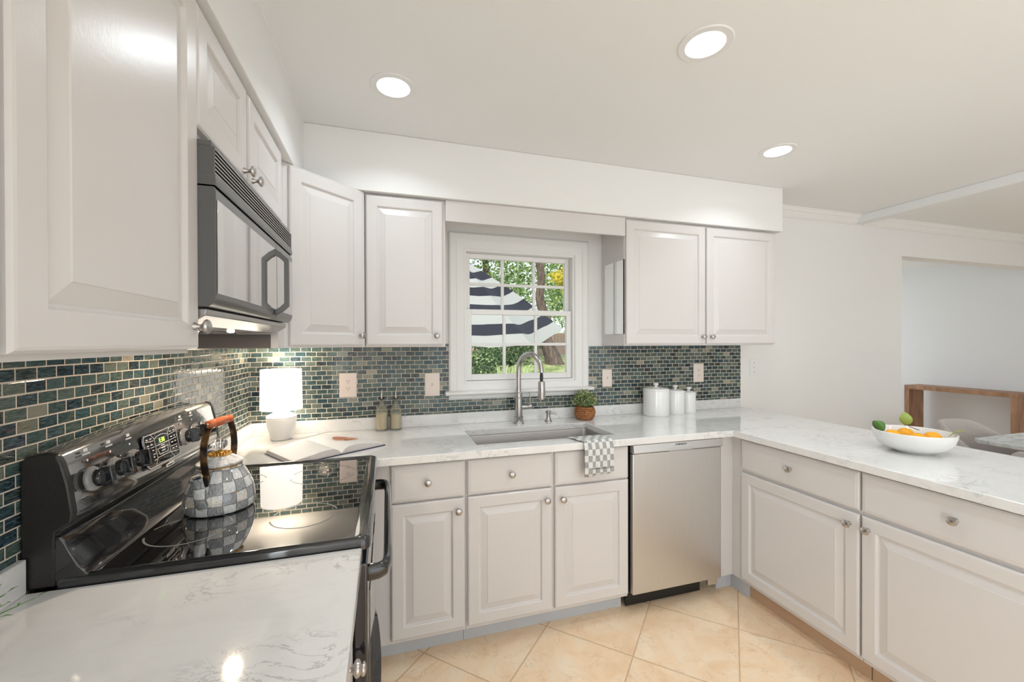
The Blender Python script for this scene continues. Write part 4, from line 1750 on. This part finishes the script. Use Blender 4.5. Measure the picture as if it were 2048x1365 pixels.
bm = B()
for k in range(620):
    a = random.uniform(0, 2 * PI)
    ph = math.acos(random.uniform(-.05, 1))
    rr = (.35 + .65 * random.random() ** .5)
    rad = .078 * rr
    d = Vector((math.sin(ph) * math.cos(a), math.sin(ph) * math.sin(a), math.cos(ph)))
    p = Vector((PX, PY, CT1 + .094)) + Vector((d.x * rad, d.y * rad * .8, d.z * rad * 1.15))
    if p.y > -.022:
        p.y = -.024
    dd = (d + Vector((random.uniform(-.8, .8), random.uniform(-.8, .8), random.uniform(-.3, .9)))).normalized()
    leaf(bm, p, dd, Vector((random.uniform(-1, 1), random.uniform(-1, 1), 1)), random.uniform(.010, .016), random.uniform(.004, .0065))
for v in bm.verts:
    v.co.y = min(v.co.y, -.0235)
obj('leaves', bm, 'leaf_plant', pt, smooth=False)
bm = B()
for k in range(26):
    a = random.uniform(0, 2 * PI)
    r = random.uniform(.02, .062)
    q_ = (PX + r * math.cos(a), min(-.03, PY + r * math.sin(a)), CT1 + random.uniform(.10, .16))
    tube(bm, [(PX + r * .3 * math.cos(a), PY + r * .3 * math.sin(a), CT1 + .06), q_], .0010, 5)
obj('stem', bm, 'leaf_green', pt)

# ================================================================ CANISTERS
def canister(x, y, r, h, label, cap):
    t = thing('canister', label, 'canister', (x, y, CT1), 'white canisters on the worktop')
    bm = B()
    lathe(bm, [(0, 0), (r * .95, 0), (r * .985, .004), (r, .012), (r, h - .006), (r * .985, h)], (x, y, CT1), 56)
    obj('body', bm, 'ceramic', t)
    bm = B()
    lathe(bm, [(r * .95, h - .001), (r * 1.02, h + .001), (r * 1.035, h + .006), (r * 1.02, h + .012), (r * .92, h + .016), (r * .55, h + .021), (r * .16, h + .023), (.010, h + .025), (.009, h + .030), (.015, h + .035), (.018, h + .041), (.017, h + .047), (.010, h + .050), (0, h + .051)], (x, y, CT1), 56)
    obj('lid', bm, 'ceramic', t)


canister(2.402, -.111, .083, .165, 'largest white ceramic lidded canister, beside the basket plant', 0)
canister(2.563, -.100, .059, .145, 'middle-sized white ceramic lidded canister, between its two siblings', 0)
canister(2.680, -.090, .047, .128, 'smallest white ceramic lidded canister, at the end of the trio', 0)

# ================================================================ FRUIT BOWL
BX, BY = 2.915, -1.228
random.seed(11)
bw = tag(None or obj('fruit_bowl', (lambda b: (lathe(b, [(0, .002), (.052, .002), (.054, 0), (.064, 0), (.068, .003), (.092, .012), (.115, .028), (.130, .050), (.1385, .076), (.1395, .088), (.1375, .090), (.1350, .086), (.1265, .053), (.111, .032), (.088, .016), (.050, .008), (0, .006)], (BX, BY, CT1), 72), b)[1])(B()), 'ceramic', at=(BX, BY, CT1)),
         'white ceramic bowl of oranges on the peninsula worktop', 'bowl')
oranges = [(-.058, .044, .066, 'orange at the window end of the white bowl'), (-.014, -.024, .062, 'orange in the middle of the white bowl, closest to the camera'), (.054, -.040, .066, 'orange nearest the dining table in the white bowl'), (.042, .052, .066, 'orange at the back of the white bowl under the stalk')]
for ox, oy, oz, lb in oranges:
    bm = B()
    r = .034
    bmesh.ops.create_uvsphere(bm, u_segments=28, v_segments=18, radius=r, matrix=Matrix.Translation((BX + ox, BY + oy, CT1 + oz - .010)))
    tag(obj('orange', bm, 'orange', at=(BX + ox, BY + oy, CT1 + oz)), lb, 'orange', 'oranges in the white bowl')


def big_leaf(name, p0, d, up, L, w, mat, lb, stem=None):
    bm = B()
    d = Vector(d).normalized()
    s = d.cross(Vector(up)).normalized()
    n_ = s.cross(d)
    p0 = Vector(p0)
    N = 8
    prev = None
    for k in range(N + 1):
        t = k / N
        ww = w * math.sin(PI * min(1, t * .94 + .06)) ** .8
        c = p0 + d * L * t + n_ * (.18 * L * math.sin(PI * t * .8))
        cur = [bm.verts.new(c - s * ww + n_ * ww * .35), bm.verts.new(c), bm.verts.new(c + s * ww + n_ * ww * .35)]
        if prev:
            for i in range(2):
                bm.faces.new((prev[i], prev[i + 1], cur[i + 1], cur[i]))
        prev = cur
    o = obj(name, bm, mat, at=tuple(p0), sharpdeg=70)
    sl = o.modifiers.new('t', 'SOLIDIFY')
    sl.thickness = .0006
    tag(o, lb, 'leaf', 'leaves among the oranges')
    if stem:
        bm = B()
        tube(bm, stem, .0016, 6)
        obj('stalk', bm, 'twig', o)
    return o


big_leaf('orange_leaf', (BX - .075, BY + .070, CT1 + .078), (-.3, .35, .55), (1, .3, .2), .056, .024, 'leaf_green', 'dark green leaf at the window end of the bowl rim')
big_leaf('orange_leaf', (BX + .012, BY + .030, CT1 + .108), (-.10, .10, 1), (-.8, -.5, .2), .062, .022, 'leaf_olive', 'upright pale green leaf on a brown stalk above the bowl',
         [(BX + .012, BY + .030, CT1 + .118), (BX + .014, BY + .022, CT1 + .104), (BX + .030, BY - .006, CT1 + .092)])
big_leaf('orange_leaf', (BX + .075, BY - .085, CT1 + .078), (.55, -.7, .35), (.2, .2, 1), .060, .013, 'leaf_olive', 'narrow olive leaf poking over the bowl rim toward the dining table')

# ================================================================ OUTLETS AND SWITCHES
def plate(name, label, x, z, w, h, mat, kind, cat):
    t = thing(name, label, cat, (x, -TH, z))
    y = -TH if x < 3.2 else 0
    bm = B()
    tf = lambda a, d, b: (x - w / 2 + a, y - d, z - h / 2 + b)
    rings_panel(bm, w, h, [(0, 0), (0, .003), (.003, .0055), (.005, .006)], tf)
    p = obj('cover_plate', bm, mat, t)
    yf = y - .006
    if kind == 'duplex':
        for dz in (-.0195, .0195):
            bm = B()
            prism(bm, rrect(-.0165, .0165, -.0135, .0135, .009, 4), lambda q, s: (x + q[0], s, z + dz + q[1]), yf - .0015, yf + .001)
            f = obj('receptacle', bm, mat, t)
            bm = B()
            for sx in (-.0065, .0065):
                box(bm, x + sx - .0012, x + sx + .0012, yf - .0019, yf - .001, z + dz - .001, z + dz + .0075)
            lathe(bm, [(0, 0), (.0022, 0), (.0022, .0009), (0, .0009)], (x, yf - .001, z + dz - .0070), 10, axis='-Y')
            obj('slot', bm, 'almond_dk', f, smooth=False)
    elif kind == 'toggle':
        bm = B()
        box(bm, x - .0055, x + .0055, yf - .001, yf + .001, z - .0125, z + .0125)
        f = obj('switch_collar', bm, mat, t, bev=.001)
        bm = B()
        prism(bm, [(yf, z - .006), (yf - .013, z + .004), (yf - .013, z + .009), (yf, z + .006)], lambda q, s: (s, q[0], q[1]), x - .0035, x + .0035)
        obj('toggle', bm, mat, t, bev=.001)
    elif kind == 'holes':
        bm = B()
        for dz in (-.035, 0, .035):
            lathe(bm, [(0, 0), (.003, 0), (.003, .0008), (0, .0008)], (x, yf - .0002, z + dz), 12, axis='-Y')
        obj('screw_hole', bm, 'dark_print', t, smooth=False)
    return t


plate('wall_outlet', 'almond double outlet on the mosaic between the table lamp and the bottles', .487, 1.165, .090, .134, 'almond', 'duplex', 'outlet')
plate('light_switch', 'almond toggle switch plate on the mosaic just before the window casing', .946, 1.154, .086, .134, 'almond', 'toggle', 'switch')
plate('light_switch', 'almond toggle switch plate on the mosaic just past the window, above the plant', 2.096, 1.160, .072, .116, 'almond', 'toggle', 'switch')
plate('wall_outlet', 'almond double outlet on the mosaic above the white canisters', 2.834, 1.178, .088, .132, 'almond', 'duplex', 'outlet')
plate('cover_plate', 'white wall plate with three dark holes on the plain wall past the mosaic', 3.348, 1.207, .076, .122, 'white_plastic', 'holes', 'wall plate')

# ================================================================ CEILING LIGHTS
def can(x, y, label, lit=CAN_E):
    t = thing('recessed_light', label, 'ceiling light', (x, y, CZ), 'recessed ceiling lights')
    bm = B()
    lathe(bm, [(.062, -.001), (.066, -.0045), (.088, -.0045), (.0915, -.002), (.0915, -.0002), (.062, -.0002)], (x, y, CZ), 56, close=True)
    obj('trim_ring', bm, 'white_plastic', t)
    bm = B()
    lathe(bm, [(0, -.0025), (.0615, -.0025), (.0615, -.0003), (0, -.0003)], (x, y, CZ), 48)
    obj('lens', bm, 'lens', t)
    d = bpy.data.lights.new('downlight', 'AREA')
    d.shape = 'DISK'
    d.size = .115
    d.spread = R(135)
    d.energy = CAN_W
    d.color = (.855, .945, 1)
    o = bpy.data.objects.new('downlight', d)
    C.objects.link(o)
    o.location = (x, y, CZ - .006)


can(.722, -.705, 'lit recessed ceiling light closest to the diagonal cabinet')
can(1.760, -1.268, 'lit recessed ceiling light closest to the camera, largest in view')
can(2.735, -.720, 'lit recessed ceiling light nearest the end of the soffit')
for x, y in ((1.76, -2.45), (2.735, -1.95), (1.9, -4.0), (3.6, -3.6)):  # unseen extra cans, added for more light in the kitchen
    can(x, y, 'added recessed light out of view, brightening the kitchen')
for x, y in ((5.6, -1.2), (6.8, -1.2), (5.6, -3.2), (6.8, -3.2)):  # unseen extra cans, added for more light on the dining side
    can(x, y, 'added recessed light out of view, brightening the dining side')

# ================================================================ DINING SIDE
cs_ = thing('console_table', 'long brown wooden console table against the far bluish wall', 'table', (7.72, .90, 0))
bm = B()
box(bm, 7.565, 7.870, .365, 1.440, .748, .800)
obj('tabletop', bm, 'wood', cs_, bev=.003)
for a, b in ((1.385, 1.440), (.365, .420)):
    bm = B()
    box(bm, 7.565, 7.870, a, b, 0, .748)
    obj('leg', bm, 'wood', cs_, bev=.003)

dt = thing('dining_table', 'dining table with pale grey marble top beyond the peninsula', 'table', (5.3, -1.2, 0))
bm = B()
ch = .035
pts = [(4.437 + ch, -.705), (4.437, -.705 - ch), (4.437, -1.64 + ch), (4.437 + ch, -1.64), (6.1 - ch, -1.64), (6.1, -1.64 + ch), (6.1, -.705 - ch), (6.1 - ch, -.705)]
prism(bm, pts, lambda p, t: (p[0], p[1], t), .722, .750)
obj('tabletop', bm, 'marble', dt, bev=.006, seg=3)
for x in (4.75, 5.75):
    bm = B()
    prism(bm, [(-.25, 0), (.25, 0), (.25, .04), (.06, .06), (.06, .68), (.25, .70), (.25, .7215), (-.25, .7215), (-.25, .70), (-.06, .68), (-.06, .06), (-.25, .04)], lambda p, t: (t, -1.17 + p[0], p[1]), x - .05, x + .05)
    obj('leg', bm, 'legwood', dt, bev=.004)


def tub_chair(cx, cy, ang, label, back_h=.80):
    """faces direction ang (0 = +X)"""
    t = thing('dining_chair', label, 'chair', (cx, cy, 0), 'dining chairs at the marble table')
    Mx = Matrix.Translation((cx, cy, 0)) @ Matrix.Rotation(ang, 4, 'Z')
    bm = B()
    N = 28
    inner, outer = [], []
    for k in range(N + 1):
        a = R(60 + 240 * k / N)
        s = abs(k / N * 2 - 1)            # 0 at the back, 1 at the arm ends
        top = back_h - (back_h - .56) * max(0, (s - .30) / .70) ** 1.5
        rx, ry = .27, .265
        for lst, f, lift in ((outer, 1.0, 0), (inner, .82, 0)):
            c_, s_2 = math.cos(a), math.sin(a)
            lst.append([(rx * f * c_ - (.02 if f == 1 else .0), ry * f * s_2, z) for z in (.36, .50, top - .02)])
        mid = (rx * .91 * math.cos(a) - .01, ry * .91 * math.sin(a), top)
        outer[-1].append(mid)
    rows = []
    for k in range(N + 1):
        o_ = outer[k]
        i_ = inner[k]
        rows.append([bm.verts.new(p) for p in (o_[0], o_[1], o_[2], o_[3], i_[2], i_[1], i_[0])])
    for A_, B_ in zip(rows, rows[1:]):
        for i in range(7):
            j = (i + 1) % 7
            bm.faces.new((A_[i], A_[j], B_[j], B_[i]))
    bm.faces.new(rows[0])
    bm.faces.new(list(reversed(rows[-1])))
    bm.transform(Mx)
    b_ = obj('backrest', bm, 'fabric', t, sharpdeg=70)
    sb = b_.modifiers.new('soft', 'SUBSURF')
    sb.levels = sb.render_levels = 1
    bm = B()
    lathe(bm, [(0, .38), (.20, .38), (.215, .40), (.215, .45), (.19, .475), (0, .485)], (.02, 0, 0), 32)
    bm.transform(Mx)
    obj('seat', bm, 'fabric', t)
    for sx in (-1, 1):
        for sy in (-1, 1):
            bm = B()
            tube(bm, [(sx * .15, sy * .15, .385), (sx * .20, sy * .20, 0)], [.017, .010], 12)
            bm.transform(Mx)
            obj('leg', bm, 'legwood', t)
    return t


tub_chair(4.76, -.660, R(-90), 'grey upholstered tub chair behind the marble table, in front of the console', .815)
tub_chair(4.43, -1.175, R(0), 'grey upholstered tub chair at the table end, only its back top showing', .765)

# ================================================================ SPRIG AT THE PICTURE EDGE
random.seed(2)
gp_ = thing('potted_herb', 'wispy green herb whose tips show at the picture edge beside the range', 'plant', (.115, -1.745, CT1))
bm = B()
lathe(bm, [(0, 0), (.040, 0), (.045, .004), (.055, .085), (.050, .085), (.048, .07), (0, .07)], (.115, -1.745, CT1), 32)
obj('pot', bm, 'ceramic', gp_)
bm = B()
for k in range(26):
    a = random.uniform(0, 2 * PI)
    L = random.uniform(.08, .135)
    d = Vector((.42 * math.cos(a), .55 + .9 * math.sin(a) * .5, random.uniform(.35, 1.0)))
    d.normalize()
    p0 = Vector((.115, -1.745, CT1 + .07))
    pts = [p0 + d * L * s + Vector((0, 0, -.08 * s * s * L / .15 * .5)) for s in (0, .35, .7, 1)]
    for p in pts:
        p.x = max(p.x, .03)
    tube(bm, pts, [.0013, .0011, .0009, .0004], 5)
    for s in range(5):
        q = pts[1].lerp(pts[3], s / 4)
        leaf(bm, q, Vector((random.uniform(-.2, 1), random.uniform(-1, 1), random.uniform(-.2, .6))), Vector((0, 0, 1)), .016, .0018)
obj('leaves', bm, 'leaf_green', gp_, smooth=False)

# ================================================================ GARDEN
random.seed(7)


def gz(x, y):
    return max(-.1, -.1 + (y - .4) * .072) + .05 * mnoise.noise(Vector((x * .4, y * .4, 0)))


bm = B()
NX, NY = 60, 60
vs = [[bm.verts.new((-14 + 40 * i / NX, .25 + 34 * j / NY, gz(-14 + 40 * i / NX, .25 + 34 * j / NY) if j else -.1)) for j in range(NY + 1)] for i in range(NX + 1)]
for i in range(NX):
    for j in range(NY):
        bm.faces.new((vs[i][j], vs[i + 1][j], vs[i + 1][j + 1], vs[i][j + 1]))
lw = obj('lawn', bm, 'lawn', sharpdeg=80)
tag(lw, 'sunlit grass sloping up behind the house', 'lawn')
lw['kind'] = 'structure'
del lw['category'], lw['label']


def leaves_in(bm, c, rad, n, L, shell=.5, squash=(1, 1, 1)):
    for k in range(n):
        d = Vector((random.gauss(0, 1), random.gauss(0, 1), random.gauss(0, 1))).normalized()
        r = rad * (shell + (1 - shell) * random.random())
        p = Vector(c) + Vector((d.x * r * squash[0], d.y * r * squash[1], d.z * r * squash[2]))
        dd = Vector((random.uniform(-1, 1), random.uniform(-1, 1), random.uniform(-1, .6)))
        leaf(bm, p, dd, Vector((random.uniform(-1, 1), random.uniform(-1, 1), random.uniform(-1, 1))), random.uniform(.6, 1.3) * L, random.uniform(.25, .42) * L)


def limb(pts, rr):
    bm = B()
    # smooth the path
    P = [Vector(p) for p in pts]
    out, ro = [], []
    for i in range(len(P) - 1):
        a, b = P[i], P[i + 1]
        p0 = P[i - 1] if i else a
        p3 = P[i + 2] if i + 2 < len(P) else b
        for s in range(5):
            t = s / 5
            out.append(.5 * ((2 * a) + (b - p0) * t + (2 * p0 - 5 * a + 4 * b - p3) * t * t + (3 * a - p0 - 3 * b + p3) * t ** 3))
            ro.append(rr[i] * (1 - t) + rr[i + 1] * t)
    out.append(P[-1])
    ro.append(rr[-1])
    tube(bm, out, ro, 12)
    return bm


# crooked tree
tr1 = thing('tree', 'crooked-trunked tree standing by the pale garden fence', 'tree', (6.2, 10.8, gz(6.2, 10.8)), 'trees seen through the kitchen window')
obj('trunk', limb([(6.32, 10.8, .35), (6.20, 10.9, .95), (5.98, 11, 1.6), (6.05, 11, 2.1), (5.80, 11, 2.9), (5.86, 11, 3.7), (5.72, 11, 4.4), (5.50, 11, 5.6)], [.40, .27, .21, .19, .15, .14, .12, .07]), 'bark', tr1, sharpdeg=80)
bm = B()
for c, r in (((6.8, 11.3, 5.4), 1.5), ((5.0, 11.6, 5.5), 1.4), ((7.0, 11.6, 3.1), 1.0), ((6.2, 11.4, 6.4), 1.6), ((7.5, 11.5, 4.2), 1.2)):
    leaves_in(bm, c, r, 1500, .13, .3)
obj('crown', bm, 'leaf_tree', tr1, smooth=False)
tr3 = thing('tree', 'small tree with bright yellow foliage beside the crooked trunk', 'tree', (6.5, 8.9, gz(6.5, 8.9)), 'trees seen through the kitchen window')
obj('trunk', limb([(6.7, 8.9, .45), (6.6, 8.9, 1.7), (6.35, 8.9, 2.8), (6.05, 8.9, 3.4)], [.07, .06, .045, .02]), 'bark', tr3, sharpdeg=80)
bm = B()
for c, r in (((5.75, 8.9, 3.34), .38), ((6.15, 8.9, 3.5), .46), ((6.05, 8.9, 3.05), .30), ((6.4, 8.9, 4.1), .5)):
    leaves_in(bm, c, r, 420, .11, .2, (1.2, 1, .6))
obj('crown', bm, 'leaf_yellow', tr3, smooth=False)
tr2 = thing('tree', 'leafy tree rising behind the striped umbrella', 'tree', (5.1, 17, gz(5.1, 17)), 'trees seen through the kitchen window')
obj('trunk', limb([(5.3, 17, .8), (5.25, 17, 2.4), (5.4, 17, 4.0), (5.2, 17, 6.0), (5.0, 17, 8.0)], [.30, .23, .19, .15, .08]), 'bark', tr2, sharpdeg=80)
bm = B()
for c, r in (((3.8, 16.8, 6.1), 2.0), ((6.3, 17.2, 6.3), 1.9), ((5.0, 17, 3.9), 1.5), ((6.8, 17.4, 4.3), 1.6), ((2.8, 17.4, 7.8), 2.0), ((5.5, 17.4, 8.4), 2.2), ((2.8, 16.6, 4.7), 1.6), ((6.3, 18.2, 2.9), 1.7), ((8.6, 17.6, 5.4), 2.2), ((9.8, 17.6, 3.4), 1.8)):
    leaves_in(bm, c, r, 1300, .18, .25)
obj('crown', bm, 'leaf_tree', tr2, smooth=False)
# shrubs under the umbrella
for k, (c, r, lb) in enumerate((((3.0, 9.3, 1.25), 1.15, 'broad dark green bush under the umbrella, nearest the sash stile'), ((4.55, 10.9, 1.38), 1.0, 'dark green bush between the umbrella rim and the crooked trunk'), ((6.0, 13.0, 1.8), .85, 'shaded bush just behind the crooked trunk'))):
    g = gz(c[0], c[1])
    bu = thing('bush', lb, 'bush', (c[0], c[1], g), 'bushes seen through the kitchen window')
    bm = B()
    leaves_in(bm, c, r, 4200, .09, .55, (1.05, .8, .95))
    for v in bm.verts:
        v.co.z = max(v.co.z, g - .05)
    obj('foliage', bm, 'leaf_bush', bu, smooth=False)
    bm = B()
    for q in range(7):
        a = random.uniform(0, 2 * PI)
        tube(bm, [(c[0] + .1 * math.cos(a), c[1] + .1 * math.sin(a), g - .05), (c[0] + .6 * r * math.cos(a), c[1] + .4 * r * math.sin(a), c[2] + .2)], [.03, .01], 6)
    obj('stem', bm, 'bark', bu)
# grass tuft
bm = B()
for k in range(60):
    x_, y_ = random.uniform(3.5, 4.4), random.uniform(7.9, 8.15)
    g = gz(x_, y_)
    L = random.uniform(.25, .5)
    dx_ = random.uniform(-.25, .25)
    tube(bm, [(x_, y_, g), (x_ + dx_ * .3, y_, g + L * .7), (x_ + dx_, y_, g + L * .85)], [.010, .008, .002], 4)
tag(obj('grass_tuft', bm, leaf_mat('tuft', (.30, .42, .14), (.5, .62, .25), (.8, .85, .55)), at=(3.9, 8.0, gz(3.9, 8.0)), smooth=False), 'tall arching grass at the lawn edge in front of the bushes', 'grass', kind='stuff')
# fence
fe = thing('garden_fence', 'pale wooden board fence behind the crooked tree', 'fence', (8, 14, gz(8, 14)))
bm = B()
x_ = 4.0
while x_ < 14:
    box(bm, x_, x_ + .135, 14.0, 14.02, .55, 1.78 + .02 * random.random())
    x_ += .145
obj('board_panel', bm, 'fence', fe)
bm = B()
box(bm, 4, 14, 14.02, 14.06, .9, .98)
box(bm, 4, 14, 14.02, 14.06, 1.5, 1.58)
obj('rail', bm, 'fence', fe)
for k in range(5):
    bm = B()
    box(bm, 4.1 + k * 2.4, 4.2 + k * 2.4, 14.06, 14.16, .4, 1.85)
    obj('post', bm, 'fence', fe)

# striped patio umbrella
ub = thing('patio_umbrella', 'tilted patio umbrella with black and white striped canopy outside the window', 'umbrella', (1.42, 2.55, gz(1.42, 2.55)))
bm = B()
uvl = bm.loops.layers.uv.new('UVMap')
UR, UH, NG, NRg, NS = 1.50, .62, 8, 9, 6
apex = Vector((1.38, 2.30, 2.45))
tilt = Matrix.Rotation(R(7), 4, 'Y') @ Matrix.Rotation(R(18), 4, 'X')


def up_(a, t):
    ga = ((a + .26) / (2 * PI) * NG) % 1.0
    dip = math.cos(PI * (ga - .5))               # 0 at ribs, 1 mid-gore
    rr = UR * t * (1 - .10 * dip)
    z = -UH * (t ** 1.15) - .065 * dip * t * (1.3 - .3 * t)
    z += .010 * math.sin(a * 37 + t * 9) * t
    return rr * math.cos(a), rr * math.sin(a), z


TM = Matrix.Translation(apex) @ tilt
rows = []
for k in range(NRg + 1):
    t = k / NRg
    if k == 0:
        rows.append([bm.verts.new(TM @ Vector((0, 0, 0)))])
    else:
        rows.append([bm.verts.new(TM @ Vector(up_(2 * PI * (i / (NG * NS)) - .26, t))) for i in range(NG * NS)])
n = NG * NS
for k in range(NRg):
    for i in range(n):
        j = (i + 1) % n
        if k == 0:
            f = bm.faces.new((rows[0][0], rows[1][i], rows[1][j]))
            tv = (0, 1, 1)
        else:
            f = bm.faces.new((rows[k][i], rows[k + 1][i], rows[k + 1][j], rows[k][j]))
            tv = (k, k + 1, k + 1, k)
        for l, q in zip(f.loops, tv):
            l[uvl].uv = (0, q / NRg)
obj('canopy', bm, 'canvas', ub, sharpdeg=25)
for i in range(NG):
    bm = B()
    a = 2 * PI * i / NG - .26
    tube(bm, [TM @ (Vector(up_(a, t)) + Vector((0, 0, -.018))) for t in (.02, .3, .6, .97)], .008, 8)
    obj('rib', bm, 'alu', ub)
bm = B()
pd = (TM.to_3x3() @ Vector((0, 0, -1))).normalized()
j1 = apex + pd * .75
tube(bm, [apex - pd * .06, j1], .019, 14)
tube(bm, [j1, Vector((j1.x, j1.y, gz(j1.x, j1.y)))], .019, 14)
obj('pole', bm, 'alu', ub)
bm = B()
lathe(bm, [(0, 0), (.25, 0), (.25, .04), (.05, .08), (.03, .3), (0, .3)], (j1.x, j1.y, gz(j1.x, j1.y)), 28)
obj('stand', bm, 'alu', ub)
